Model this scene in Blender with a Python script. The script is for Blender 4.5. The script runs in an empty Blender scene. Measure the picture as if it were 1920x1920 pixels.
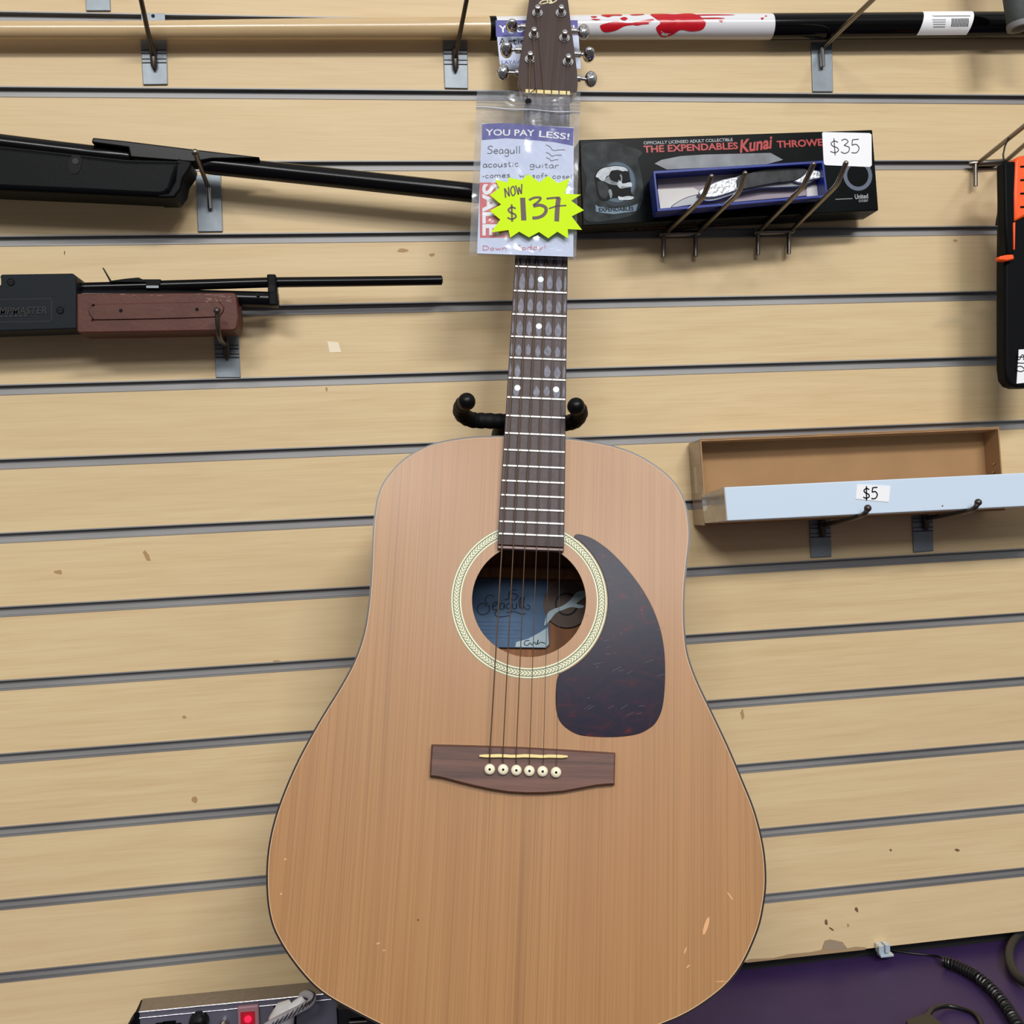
import bpy, bmesh, math, random
from mathutils import Vector, Matrix, Euler
random.seed(7)
sc = bpy.context.scene
COL = sc.collection
# ------------------------------------------------------------ camera, world, lights, exposure
F_PX = 1900.0
CAM_LOC = Vector((0.0, -1.10794, -0.50976))
CAM_ROT = Euler((1.54627946, 0.0447474834, -0.136292505), 'XYZ')
cd = bpy.data.cameras.new('camera'); cam = bpy.data.objects.new('camera', cd); COL.objects.link(cam)
cam.location = CAM_LOC; cam.rotation_euler = CAM_ROT
cd.sensor_width = 36.0; cd.sensor_fit = 'HORIZONTAL'; cd.lens = 36.0 * F_PX / 1920.0
cd.clip_start = 0.02; cd.clip_end = 50
sc.camera = cam
sc.view_settings.view_transform = 'Standard'; sc.view_settings.look = 'None'
sc.view_settings.gamma = 1.0; sc.view_settings.use_curve_mapping = False
sc.view_settings.exposure = -0.10

w = bpy.data.worlds.new('shop_ambient'); sc.world = w; w.use_nodes = True
def shop_world():
    # the rest of the shop: pale ceiling, mid grey walls with darker and lighter goods, darker floor
    nt = w.node_tree; L = nt.links; bg = nt.nodes['Background']; bg.inputs[1].default_value = WORLD
    tc = nt.nodes.new('ShaderNodeTexCoord'); sp = nt.nodes.new('ShaderNodeSeparateXYZ'); L.new(tc.outputs['Generated'], sp.inputs[0])
    r = nt.nodes.new('ShaderNodeValToRGB'); mr = nt.nodes.new('ShaderNodeMapRange'); mr.inputs[1].default_value = -1; mr.inputs[2].default_value = 1
    L.new(sp.outputs['Z'], mr.inputs[0]); L.new(mr.outputs[0], r.inputs['Fac']); e = r.color_ramp.elements
    e[0].position = 0.0; e[0].color = (.16, .14, .14, 1); e[1].position = 1.0; e[1].color = (1.0, 1.0, 1.0, 1)
    for p, c in ((.36, (.20, .185, .185)), (.47, (.26, .25, .26)), (.56, (.36, .36, .38)), (.66, (.95, .95, .97)), (.8, (1.1, 1.1, 1.12))):
        x = e.new(p); x.color = c + (1,)
    mp = nt.nodes.new('ShaderNodeMapping'); mp.inputs['Scale'].default_value = (1, 1, 1.6); n = nt.nodes.new('ShaderNodeTexNoise'); n.inputs['Scale'].default_value = 3.2; n.inputs['Detail'].default_value = 3
    L.new(tc.outputs['Generated'], mp.inputs[0]); L.new(mp.outputs[0], n.inputs['Vector'])
    m2 = nt.nodes.new('ShaderNodeMapRange'); m2.inputs[1].default_value = .35; m2.inputs[2].default_value = .65; m2.inputs[3].default_value = .35; m2.inputs[4].default_value = 1.65
    L.new(n.outputs['Fac'], m2.inputs[0]); mx = nt.nodes.new('ShaderNodeMix'); mx.data_type = 'RGBA'; mx.blend_type = 'MULTIPLY'; mx.inputs[0].default_value = 1
    L.new(r.outputs['Color'], mx.inputs[6]); L.new(m2.outputs[0], mx.inputs[7]); L.new(mx.outputs[2], bg.inputs[0])
WORLD = 0.52
shop_world()

def area(name, loc, target, sx, sy, power, col=(1, 1, 1)):
    l = bpy.data.lights.new(name, 'AREA'); l.shape = 'RECTANGLE'; l.size = sx; l.size_y = sy
    l.energy = power; l.color = col
    o = bpy.data.objects.new(name, l); COL.objects.link(o); o.location = loc
    d = Vector(target) - Vector(loc); o.rotation_euler = d.to_track_quat('-Z', 'Y').to_euler()
    return o
# fluorescent ceiling fixtures of the shop (ceiling about 1.15 m above the top of the slatwall view)
area('ceiling_lamp_key', (1.1, -3.2, 1.6), (0.85, -2.1, -1), 1.2, 0.35, 86, (1.0, 0.98, 0.95))
area('ceiling_lamp_side', (-1.0, -3.6, 1.6), (-0.8, -2.4, -1), 1.2, 0.45, 74, (1.0, 0.98, 0.95))
area('ceiling_lamp_rear', (0.2, -5.2, 1.6), (0.2, -3.6, -1), 1.8, 0.6, 80, (0.97, 0.98, 1.0))

# ------------------------------------------------------------ projection helpers
_RM = CAM_ROT.to_matrix()
def ray(px, py):
    return _RM @ Vector(((px - 960) / F_PX, -(py - 960) / F_PX, -1.0))
def at(px, py, Y=0.0):
    d = ray(px, py); t = (Y - CAM_LOC.y) / d.y
    return CAM_LOC + d * t
def atz(px, py, Z):
    d = ray(px, py); t = (Z - CAM_LOC.z) / d.z
    return CAM_LOC + d * t

class Pl:
    """a plane with metric axes: a along U, b along V, h along N (towards the viewer)"""
    def __init__(s, O, U, V):
        s.O = Vector(O); s.U = Vector(U).normalized(); s.V = Vector(V)
        s.V = (s.V - s.U * s.V.dot(s.U)).normalized(); s.N = s.U.cross(s.V)
    def px(s, x, y, h=0.0):
        d = ray(x, y); O = s.O + s.N * h
        t = (O - CAM_LOC).dot(s.N) / d.dot(s.N); P = CAM_LOC + d * t - O
        return (P.dot(s.U), P.dot(s.V))
    def pt(s, a, b, h=0.0):
        return s.O + s.U * a + s.V * b + s.N * h
    def shift(s, h):
        return Pl(s.O + s.N * h, s.U, s.V)
def plane3(p0, p1, p2):          # origin, point along U, point along V (world)
    return Pl(p0, p1 - p0, p2 - p0)

# ------------------------------------------------------------ mesh helpers
class MB:
    def __init__(s): s.v = []; s.f = []; s.m = []
    def add(s, vs, fs, mi=0):
        n = len(s.v); s.v += [Vector(v) for v in vs]
        for f in fs: s.f.append([i + n for i in f]); s.m.append(mi)
        return s
    def hexa(s, front4, back4, mi=0):   # TL TR BR BL
        return s.add(list(front4) + list(back4), [(0, 3, 2, 1), (4, 5, 6, 7), (0, 1, 5, 4), (1, 2, 6, 5), (2, 3, 7, 6), (3, 0, 4, 7)], mi)
    def box(s, x0, x1, y0, y1, z0, z1, mi=0):
        return s.hexa([(x0, y0, z1), (x1, y0, z1), (x1, y0, z0), (x0, y0, z0)], [(x0, y1, z1), (x1, y1, z1), (x1, y1, z0), (x0, y1, z0)], mi)
    def prism(s, pl, poly, h0, h1, mi=0, inset=0.0):
        n = len(poly)
        top = poly if not inset else offset(poly, -inset)
        a = [pl.pt(x, y, h0) for x, y in poly]; b = [pl.pt(x, y, h1) for x, y in top]
        fs = [list(range(n))[::-1], [i + n for i in range(n)]]
        for i in range(n): j = (i + 1) % n; fs.append((i, j, j + n, i + n))
        return s.add(a + b, fs, mi)
    def tube(s, pts, r, seg=12, mi=0, cap=True, flat=1.0):
        pts = [Vector(p) for p in pts]; n = len(pts)
        rs = r if isinstance(r, (list, tuple)) else [r] * n
        T = []
        for i in range(n):
            t = pts[min(i + 1, n - 1)] - pts[max(i - 1, 0)]
            T.append(t.normalized() if t.length > 0 else Vector((0, 0, 1)))
        a = Vector((0, 0, 1)) if abs(T[0].z) < .9 else Vector((1, 0, 0))
        u = (a - T[0] * a.dot(T[0])).normalized(); vs = []
        for i in range(n):
            u = (u - T[i] * u.dot(T[i])).normalized(); v = T[i].cross(u)
            for k in range(seg):
                an = 2 * math.pi * k / seg
                vs.append(pts[i] + (u * math.cos(an) + v * math.sin(an) * flat) * rs[i])
        fs = []
        for i in range(n - 1):
            for k in range(seg):
                k2 = (k + 1) % seg
                fs.append((i * seg + k, i * seg + k2, (i + 1) * seg + k2, (i + 1) * seg + k))
        if cap:
            fs.append(list(range(seg))[::-1]); fs.append([(n - 1) * seg + k for k in range(seg)])
        return s.add(vs, fs, mi)
    def ball(s, c, r, seg=18, mi=0, sq=(1, 1, 1)):
        c = Vector(c); vs = [c + Vector((0, 0, r * sq[2]))]; m = seg // 2
        for i in range(1, m):
            th = math.pi * i / m
            for k in range(seg):
                a = 2 * math.pi * k / seg
                vs.append(c + Vector((r * sq[0] * math.sin(th) * math.cos(a), r * sq[1] * math.sin(th) * math.sin(a), r * sq[2] * math.cos(th))))
        vs.append(c - Vector((0, 0, r * sq[2]))); fs = []
        for k in range(seg): fs.append((0, 1 + k, 1 + (k + 1) % seg))
        for i in range(m - 2):
            for k in range(seg):
                k2 = (k + 1) % seg; o = 1 + i * seg
                fs.append((o + k, o + seg + k, o + seg + k2, o + k2))
        o = 1 + (m - 2) * seg
        for k in range(seg): fs.append((o + k, len(vs) - 1, o + (k + 1) % seg))
        return s.add(vs, fs, mi)
    def disc(s, pl, a, b, r0, r1, h0, h1, seg=32, mi=0, ry=1.0):  # annular (r0>0) or full disc solid
        if r0 <= 0:
            return s.prism(pl, [(a + r1 * math.cos(t * 2 * math.pi / seg), b + ry * r1 * math.sin(t * 2 * math.pi / seg)) for t in range(seg)], h0, h1, mi)
        vs = []
        for (r, h) in ((r0, h0), (r1, h0), (r1, h1), (r0, h1)):
            vs += [pl.pt(a + r * math.cos(t * 2 * math.pi / seg), b + ry * r * math.sin(t * 2 * math.pi / seg), h) for t in range(seg)]
        fs = []
        for q in range(4):
            q2 = (q + 1) % 4
            for k in range(seg):
                k2 = (k + 1) % seg; fs.append((q * seg + k, q * seg + k2, q2 * seg + k2, q2 * seg + k))
        return s.add(vs, fs, mi)
    def stroke(s, pl, pts, wd, h0=0.0, h1=0.00012, mi=0, smooth=True):
        if smooth and len(pts) > 2: pts = catmull(pts, 5, False)
        L = []; R = []; n = len(pts)
        for i in range(n):
            x0, y0 = pts[max(i - 1, 0)]; x1, y1 = pts[min(i + 1, n - 1)]
            dx, dy = x1 - x0, y1 - y0; l = math.hypot(dx, dy) or 1e-9
            wq = wd / 2; L.append((pts[i][0] - dy / l * wq, pts[i][1] + dx / l * wq)); R.append((pts[i][0] + dy / l * wq, pts[i][1] - dx / l * wq))
        vs = [pl.pt(x, y, h1) for x, y in L] + [pl.pt(x, y, h1) for x, y in R]
        return s.add(vs, [(i, i + n, i + n + 1, i + 1) for i in range(n - 1)], mi)
    def build(s, name, mats, parent=None, smooth=False, bev=0.0, seg=2, label=None, cat=None, group=None, kind=None, loc=None, auto=None, merge=True):
        me = bpy.data.meshes.new(name)
        inv = Matrix.Identity(4); W = Matrix.Identity(4)
        if parent is not None: W = WM[parent.name]
        elif loc is not None: W = Matrix.Translation(Vector(loc))
        inv = W.inverted()
        me.from_pydata([inv @ v for v in s.v], [], s.f)
        if not isinstance(mats, (list, tuple)): mats = [mats]
        for m in mats: me.materials.append(m)
        for p, mi in zip(me.polygons, s.m): p.material_index = mi
        bm = bmesh.new(); bm.from_mesh(me)
        bmesh.ops.recalc_face_normals(bm, faces=bm.faces); bm.to_mesh(me); bm.free()
        if smooth:
            me.shade_smooth()
            if auto is None: auto = 40
            try: me.set_sharp_from_angle(angle=math.radians(auto))
            except Exception: pass
        o = bpy.data.objects.new(name, me); COL.objects.link(o)
        if parent is not None: o.parent = parent; WM[o.name] = W
        else:
            o.matrix_world = W; WM[o.name] = W
        if bev:
            b = o.modifiers.new('bevel', 'BEVEL'); b.width = bev; b.segments = seg; b.limit_method = 'ANGLE'; b.angle_limit = math.radians(35)
        tag(o, label, cat, group, kind)
        return o
WM = {}
def tag(o, label=None, cat=None, group=None, kind=None):
    if label: o['label'] = label
    if cat: o['category'] = cat
    if group: o['group'] = group
    if kind: o['kind'] = kind
def thing(name, label, cat, loc=(0, 0, 0), group=None, M=None):
    o = bpy.data.objects.new(name, None); COL.objects.link(o); o.empty_display_size = .02
    W = M if M is not None else Matrix.Translation(Vector(loc))
    o.matrix_world = W; WM[o.name] = W
    tag(o, label, cat, group); return o
def catmull(P, k=6, closed=True):
    n = len(P); out = []
    rng = range(n) if closed else range(n - 1)
    for i in rng:
        if closed: p0, p1, p2, p3 = P[(i - 1) % n], P[i], P[(i + 1) % n], P[(i + 2) % n]
        else: p0, p1, p2, p3 = P[max(i - 1, 0)], P[i], P[i + 1], P[min(i + 2, n - 1)]
        for j in range(k):
            t = j / k; t2 = t * t; t3 = t2 * t
            out.append(tuple(.5 * (2 * b + (c - a) * t + (2 * a - 5 * b + 4 * c - d) * t2 + (3 * b - a - 3 * c + d) * t3) for a, b, c, d in zip(p0, p1, p2, p3)))
    if not closed: out.append(tuple(P[-1]))
    return out
def area2(P): return sum(P[i][0] * P[(i + 1) % len(P)][1] - P[(i + 1) % len(P)][0] * P[i][1] for i in range(len(P))) / 2
def offset(P, d):    # d>0 outward
    n = len(P); sg = 1 if area2(P) > 0 else -1; out = []
    for i in range(n):
        x0, y0 = P[i - 1]; x1, y1 = P[i]; x2, y2 = P[(i + 1) % n]
        ax, ay = x1 - x0, y1 - y0; bx, by = x2 - x1, y2 - y1
        la = math.hypot(ax, ay) or 1e-9; lb = math.hypot(bx, by) or 1e-9
        nx, ny = ay / la + by / lb, -ax / la - bx / lb; l = math.hypot(nx, ny) or 1e-9
        nx /= l; ny /= l
        c = max(.35, (ay / la) * nx + (-ax / la) * ny)
        out.append((x1 + nx * d * sg / c, y1 + ny * d * sg / c))
    return out

# ------------------------------------------------------------ materials
def s2l(c): return tuple(((x / 255) / 12.92 if x / 255 <= .04045 else ((x / 255 + .055) / 1.055) ** 2.4) for x in c) + (1.0,)
def mat(name, rgb, rough=.5, metal=0.0, spec=.5, coat=0.0, bump=0.0, bscale=200.0, emit=None, es=0.0, var=0.0, vscale=8.0):
    m = bpy.data.materials.new(name); m.use_nodes = True; nt = m.node_tree; b = nt.nodes['Principled BSDF']
    b.inputs['Base Color'].default_value = s2l(rgb); b.inputs['Roughness'].default_value = rough; b.inputs['Metallic'].default_value = metal
    b.inputs['Specular IOR Level'].default_value = spec; b.inputs['Coat Weight'].default_value = coat; b.inputs['Coat Roughness'].default_value = .15
    if emit: b.inputs['Emission Color'].default_value = s2l(emit); b.inputs['Emission Strength'].default_value = es
    tc = nt.nodes.new('ShaderNodeTexCoord')
    if bump:
        n = nt.nodes.new('ShaderNodeTexNoise'); n.inputs['Scale'].default_value = bscale; n.inputs['Detail'].default_value = 4
        bp = nt.nodes.new('ShaderNodeBump'); bp.inputs['Strength'].default_value = bump; bp.inputs['Distance'].default_value = .001
        nt.links.new(tc.outputs['Object'], n.inputs['Vector']); nt.links.new(n.outputs['Fac'], bp.inputs['Height']); nt.links.new(bp.outputs['Normal'], b.inputs['Normal'])
    if var:
        n = nt.nodes.new('ShaderNodeTexNoise'); n.inputs['Scale'].default_value = vscale; n.inputs['Detail'].default_value = 5
        r = nt.nodes.new('ShaderNodeValToRGB'); c = s2l(rgb)
        r.color_ramp.elements[0].position = .3; r.color_ramp.elements[1].position = .7
        r.color_ramp.elements[0].color = tuple(x * (1 - var) for x in c[:3]) + (1,); r.color_ramp.elements[1].color = tuple(min(1, x * (1 + var)) for x in c[:3]) + (1,)
        nt.links.new(tc.outputs['Object'], n.inputs['Vector']); nt.links.new(n.outputs['Fac'], r.inputs['Fac']); nt.links.new(r.outputs['Color'], b.inputs['Base Color'])
    return m
def wood(name, base, dark, stretch, fine, rough=.45, amt=.5, fine_amt=.35, coat=0.0, seed=0.0, spec=.5, dist=1.5, big=None, big_amt=0.0):
    """stretch: per-axis scale of the grain noise; fine: per-axis scale of the pores"""
    m = bpy.data.materials.new(name); m.use_nodes = True; nt = m.node_tree; b = nt.nodes['Principled BSDF']; L = nt.links
    b.inputs['Roughness'].default_value = rough; b.inputs['Coat Weight'].default_value = coat; b.inputs['Coat Roughness'].default_value = .2; b.inputs['Specular IOR Level'].default_value = spec
    tc = nt.nodes.new('ShaderNodeTexCoord')
    def noise(sc3, det, dst, off):
        mp = nt.nodes.new('ShaderNodeMapping'); mp.inputs['Scale'].default_value = sc3; mp.inputs['Location'].default_value = (off, off * 1.7, off * .6)
        n = nt.nodes.new('ShaderNodeTexNoise'); n.inputs['Scale'].default_value = 1; n.inputs['Detail'].default_value = det; n.inputs['Distortion'].default_value = dst
        L.new(tc.outputs['Object'], mp.inputs['Vector']); L.new(mp.outputs['Vector'], n.inputs['Vector']); return n
    n1 = noise(stretch, 5, dist, seed); n2 = noise(fine, 3, .3, seed + 3)
    r1 = nt.nodes.new('ShaderNodeValToRGB'); r1.color_ramp.elements[0].position = .35; r1.color_ramp.elements[1].position = .68
    r1.color_ramp.elements[0].color = (0, 0, 0, 1); r1.color_ramp.elements[1].color = (amt, amt, amt, 1)
    L.new(n1.outputs['Fac'], r1.inputs['Fac'])
    r2 = nt.nodes.new('ShaderNodeValToRGB'); r2.color_ramp.elements[0].position = .42; r2.color_ramp.elements[1].position = .72
    r2.color_ramp.elements[0].color = (0, 0, 0, 1); r2.color_ramp.elements[1].color = (fine_amt,) * 3 + (1,)
    L.new(n2.outputs['Fac'], r2.inputs['Fac'])
    ad = nt.nodes.new('ShaderNodeMath'); ad.operation = 'ADD'; ad.use_clamp = True
    L.new(r1.outputs['Color'], ad.inputs[0]); L.new(r2.outputs['Color'], ad.inputs[1])
    mx = nt.nodes.new('ShaderNodeMix'); mx.data_type = 'RGBA'
    mx.inputs[6].default_value = s2l(base); mx.inputs[7].default_value = s2l(dark)
    L.new(ad.outputs[0], mx.inputs[0]); out = mx.outputs[2]
    if big:
        n3 = noise(big[0], 2, .5, seed + 9)
        m2 = nt.nodes.new('ShaderNodeMix'); m2.data_type = 'RGBA'; m2.inputs[7].default_value = s2l(big[1])
        mr = nt.nodes.new('ShaderNodeMapRange'); mr.inputs[1].default_value = .35; mr.inputs[2].default_value = .7; mr.inputs[3].default_value = 0; mr.inputs[4].default_value = big_amt
        L.new(n3.outputs['Fac'], mr.inputs[0]); L.new(mr.outputs[0], m2.inputs[0]); L.new(out, m2.inputs[6]); out = m2.outputs[2]
    L.new(out, b.inputs['Base Color'])
    bp = nt.nodes.new('ShaderNodeBump'); bp.inputs['Strength'].default_value = .06; bp.inputs['Distance'].default_value = .0006
    L.new(n2.outputs['Fac'], bp.inputs['Height']); L.new(bp.outputs['Normal'], b.inputs['Normal'])
    return m

M_board = wood('maple_laminate', (216, 193, 150), (197, 167, 122), (2.2, 6, 34), (14, 60, 420), rough=.5, spec=.36, amt=.42, fine_amt=.34, dist=2.4, big=((1.1, 3, 5), (204, 180, 142)), big_amt=.5)
M_mdf = mat('brown_fibreboard', (120, 88, 58), .9)
M_cedar = wood('cedar_top', (170, 125, 77), (126, 87, 48), (50, 90, 1.2), (640, 300, 3.5), rough=.44, amt=.16, fine_amt=.5, dist=.25, spec=.5, coat=.14, big=((12, 10, 1.6), (158, 110, 66)), big_amt=.5)
def centre_seam(m):
    # darker glued centre joint of the two cedar halves, below the bridge
    nt = m.node_tree; L = nt.links; b = nt.nodes['Principled BSDF']; src = b.inputs['Base Color'].links[0].from_socket
    tc = nt.nodes.new('ShaderNodeTexCoord'); sp = nt.nodes.new('ShaderNodeSeparateXYZ'); L.new(tc.outputs['Object'], sp.inputs[0])
    a = nt.nodes.new('ShaderNodeMath'); a.operation = 'SUBTRACT'; a.inputs[1].default_value = .0035; L.new(sp.outputs['X'], a.inputs[0])
    ab = nt.nodes.new('ShaderNodeMath'); ab.operation = 'ABSOLUTE'; L.new(a.outputs[0], ab.inputs[0])
    r1 = nt.nodes.new('ShaderNodeMapRange'); r1.inputs[1].default_value = 0; r1.inputs[2].default_value = .0032; r1.inputs[3].default_value = .45; r1.inputs[4].default_value = 0; L.new(ab.outputs[0], r1.inputs[0])
    r2 = nt.nodes.new('ShaderNodeMapRange'); r2.inputs[1].default_value = -.66; r2.inputs[2].default_value = -.74; r2.inputs[3].default_value = 0; r2.inputs[4].default_value = 1; L.new(sp.outputs['Z'], r2.inputs[0])
    mu = nt.nodes.new('ShaderNodeMath'); mu.operation = 'MULTIPLY'; L.new(r1.outputs[0], mu.inputs[0]); L.new(r2.outputs[0], mu.inputs[1])
    mx = nt.nodes.new('ShaderNodeMix'); mx.data_type = 'RGBA'; mx.inputs[7].default_value = s2l((116, 76, 42)); L.new(mu.outputs[0], mx.inputs[0]); L.new(src, mx.inputs[6]); L.new(mx.outputs[2], b.inputs['Base Color'])
centre_seam(M_cedar)
M_side = wood('cherry_side', (96, 52, 34), (62, 32, 20), (6, 6, 60), (60, 60, 300), rough=.4, coat=.1)
M_inner = wood('inner_back', (150, 98, 58), (104, 62, 34), (60, 60, 3), (300, 300, 10), rough=.7)
M_rose = wood('rosewood', (104, 72, 62), (62, 42, 38), (5, 20, 160), (30, 90, 700), rough=.55, amt=.8, fine_amt=.4, dist=1.2, big=((4, 10, 30), (128, 84, 66)), big_amt=.5)
M_fb = wood('rosewood_fretboard', (70, 56, 54), (48, 36, 35), (160, 160, 6), (700, 500, 30), rough=.5, spec=.25, amt=.7, fine_amt=.5, big=((60, 20, 14), (80, 68, 68)), big_amt=.6)
M_neck = wood('mahogany_neck', (88, 50, 36), (58, 32, 22), (60, 60, 4), (300, 300, 10), rough=.35, coat=.2)
M_head = wood('headstock_veneer', (70, 54, 49), (50, 38, 35), (80, 80, 5), (500, 300, 20), rough=.33, coat=.1)
M_black_edge = mat('dark_binding', (34, 24, 24), .3)
M_cream = mat('cream_plastic', (232, 220, 178), .4)
M_bone = mat('yellowed_bone', (226, 206, 138), .4, var=.1, vscale=90)
M_pin = mat('ivory_pin', (238, 230, 200), .3)
M_chrome = mat('chrome', (214, 214, 214), .1, 1.0)
M_fret = mat('nickel_fret', (186, 184, 180), .3, 1.0)
M_brushed = mat('zinc_steel', (126, 134, 140), .5, .6, bump=.12, bscale=90, var=.12, vscale=60)
M_dsteel = mat('dull_steel_wire', (132, 126, 118), .34, 1.0)
M_bsteel = mat('dark_wire', (84, 78, 74), .4, .85)
M_black = mat('black_plastic', (10, 12, 14), .42, spec=.08, bump=.15, bscale=900)
M_bsoft = mat('black_rubber', (9, 9, 10), .34, spec=.2)
M_gloss = mat('gloss_black', (4, 4, 5), .12, spec=.3)
M_gun = mat('gun_blued', (7, 7, 9), .2, spec=.25)
M_polymer = mat('grey_black_polymer', (26, 31, 35), .5, spec=.12, bump=.1, bscale=700)
M_polymer_line = mat('polymer_lettering', (10, 12, 15), .6)
M_brownp = mat('brown_moulded_forearm', (84, 46, 36), .5, spec=.3, var=.14, vscale=40, bump=.2, bscale=260)
M_scuff = mat('scuffed_brown', (160, 128, 118), .7)
M_white = mat('white_paper', (236, 238, 242), .6)
M_label = mat('white_label', (240, 241, 244), .45)
M_blue = mat('band_blue', (62, 62, 150), .5)
M_paperblue = mat('tag_paper', (206, 216, 240), .6)
M_red = mat('sale_red', (206, 78, 84), .5)
M_yel = mat('fluorescent_yellow', (192, 228, 6), .6, spec=.2)
M_ink = mat('marker_grey', (92, 74, 72), .6)
M_inkd = mat('ink_dark', (38, 34, 48), .6)
M_inkr = mat('ink_red', (206, 110, 120), .6)
M_blood = mat('blood_red', (188, 18, 34), .25)
M_cuew = mat('white_lacquer', (222, 222, 226), .15)
M_cuem = wood('maple_cue', (205, 178, 136), (180, 150, 106), (3, 60, 60), (20, 300, 300), rough=.2, coat=.4, amt=.4, fine_amt=.2)
M_boxk = mat('black_card_print', (8, 13, 13), .26, spec=.12, var=.35, vscale=30)
M_boxs = mat('smoky_print', (34, 40, 42), .3, spec=.12, var=1.0, vscale=75)
M_bluebox = mat('royal_blue_card', (22, 44, 132), .35)
M_tray = mat('grey_lilac_tray', (150, 138, 146), .6)
M_trayl = mat('pale_tray', (205, 203, 200), .6)
M_kred = mat('red_print', (168, 34, 32), .4)
M_korange = mat('orange_print', (96, 40, 20), .5)
M_kgrey = mat('grey_print', (150, 152, 154), .5)
M_kring = mat('slate_ring', (84, 92, 112), .5)
M_glow = mat('pale_blue_print', (104, 124, 142), .5)
M_kblack = mat('black_print', (6, 7, 8), .4, spec=.1)
M_blade = mat('blade_print', (112, 118, 122), .35, var=.3, vscale=50)
M_steel = mat('knife_steel', (190, 194, 198), .2, 1.0)
M_card = mat('brown_cardboard', (163, 126, 86), .85, var=.08, vscale=20, bump=.1, bscale=300)
M_tape = mat('clear_taped_card', (122, 100, 82), .15, coat=.8, var=.2, vscale=60)
M_tapeg = mat('taped_grey_end', (176, 164, 150), .15, coat=.8, var=.15, vscale=60)
M_wbox = mat('white_card', (200, 217, 234), .5)
M_foam = mat('black_foam', (10, 10, 11), .6, spec=.2, bump=.5, bscale=400)
M_orange = mat('safety_orange', (255, 92, 30), .45)
M_sheath = mat('black_nylon', (9, 10, 14), .55, spec=.1)
M_purple = mat('purple_laminate', (56, 40, 80), .42, spec=.25, var=.06, vscale=30, bump=.12, bscale=500)
M_gapblk = mat('dark_gap', (8, 7, 9), .8)
M_cord = mat('black_cord', (16, 16, 18), .3)
M_adapt = mat('brown_black_plug', (46, 40, 34), .45)
M_dev = mat('device_panel', (92, 90, 102), .4, .2, bump=.08, bscale=800)
M_devtop = mat('device_brushed_top', (134, 122, 108), .42, .4, var=.12, vscale=200)
M_devedge = mat('device_bright_edge', (205, 205, 212), .2, 1.0)
M_lens = mat('cloudy_red_cover', (150, 110, 116), .3)
M_led = mat('red_led', (255, 20, 40), .4, emit=(255, 16, 44), es=4.0)
M_ledd = mat('red_switch', (120, 10, 26), .4, emit=(200, 10, 30), es=.35)
M_plugw = mat('white_plug', (214, 212, 210), .4)
M_braidg = mat('braided_grey', (150, 146, 150), .6)
M_braidd = mat('braided_dark', (44, 42, 46), .6)
M_clear = mat('clear_clip', (214, 228, 238), .05, .5)
M_chip = mat('exposed_backing', (158, 132, 98), .85)
M_stain = mat('brown_scuff', (168, 136, 92), .7)
M_smear = mat('pale_residue', (236, 224, 196), .8)
M_speck = mat('dark_speck', (110, 84, 54), .8)
M_lblue = mat('label_blue', (70, 98, 130), .7, var=.16, vscale=40)
M_lblued = mat('label_ink', (20, 32, 58), .7)
M_lpale = mat('label_pale', (170, 190, 198), .7)
M_lbrown = mat('seal_brown', (78, 58, 48), .6)
M_mark = mat('pearl_dot', (226, 240, 238), .25)
M_wear = mat('worn_fretboard', (118, 118, 130), .5, spec=.25, var=.3, vscale=200)
M_wear2 = mat('worn_fretboard_faint', (82, 72, 72), .5, spec=.25, var=.15, vscale=200)
M_herb = mat('rosette_green', (126, 134, 108), .45)
M_herd = mat('rosette_dark', (84, 88, 70), .5)
M_herc = mat('rosette_cream', (226, 222, 186), .45)
M_scar = mat('pale_ding', (214, 160, 112), .5)

# tortoiseshell
def tortoise():
    m = mat('tortoiseshell', (44, 22, 32), .24, spec=.18); nt = m.node_tree; b = nt.nodes['Principled BSDF']; L = nt.links
    tc = nt.nodes.new('ShaderNodeTexCoord'); n = nt.nodes.new('ShaderNodeTexNoise'); n.inputs['Scale'].default_value = 42; n.inputs['Detail'].default_value = 6; n.inputs['Distortion'].default_value = 1.8
    mp = nt.nodes.new('ShaderNodeMapping'); mp.inputs['Rotation'].default_value = (0, .6, 0); mp.inputs['Scale'].default_value = (1, 1, 1.8)
    r = nt.nodes.new('ShaderNodeValToRGB'); e = r.color_ramp.elements
    e[0].position = .40; e[0].color = s2l((22, 20, 40)); e[1].position = .62; e[1].color = s2l((38, 22, 40))
    x = e.new(.70); x.color = s2l((64, 20, 32)); x = e.new(.82); x.color = s2l((124, 44, 44))
    L.new(tc.outputs['Object'], mp.inputs[0]); L.new(mp.outputs[0], n.inputs['Vector']); L.new(n.outputs['Fac'], r.inputs['Fac']); L.new(r.outputs['Color'], b.inputs['Base Color'])
    return m
M_tort = tortoise()
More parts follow.
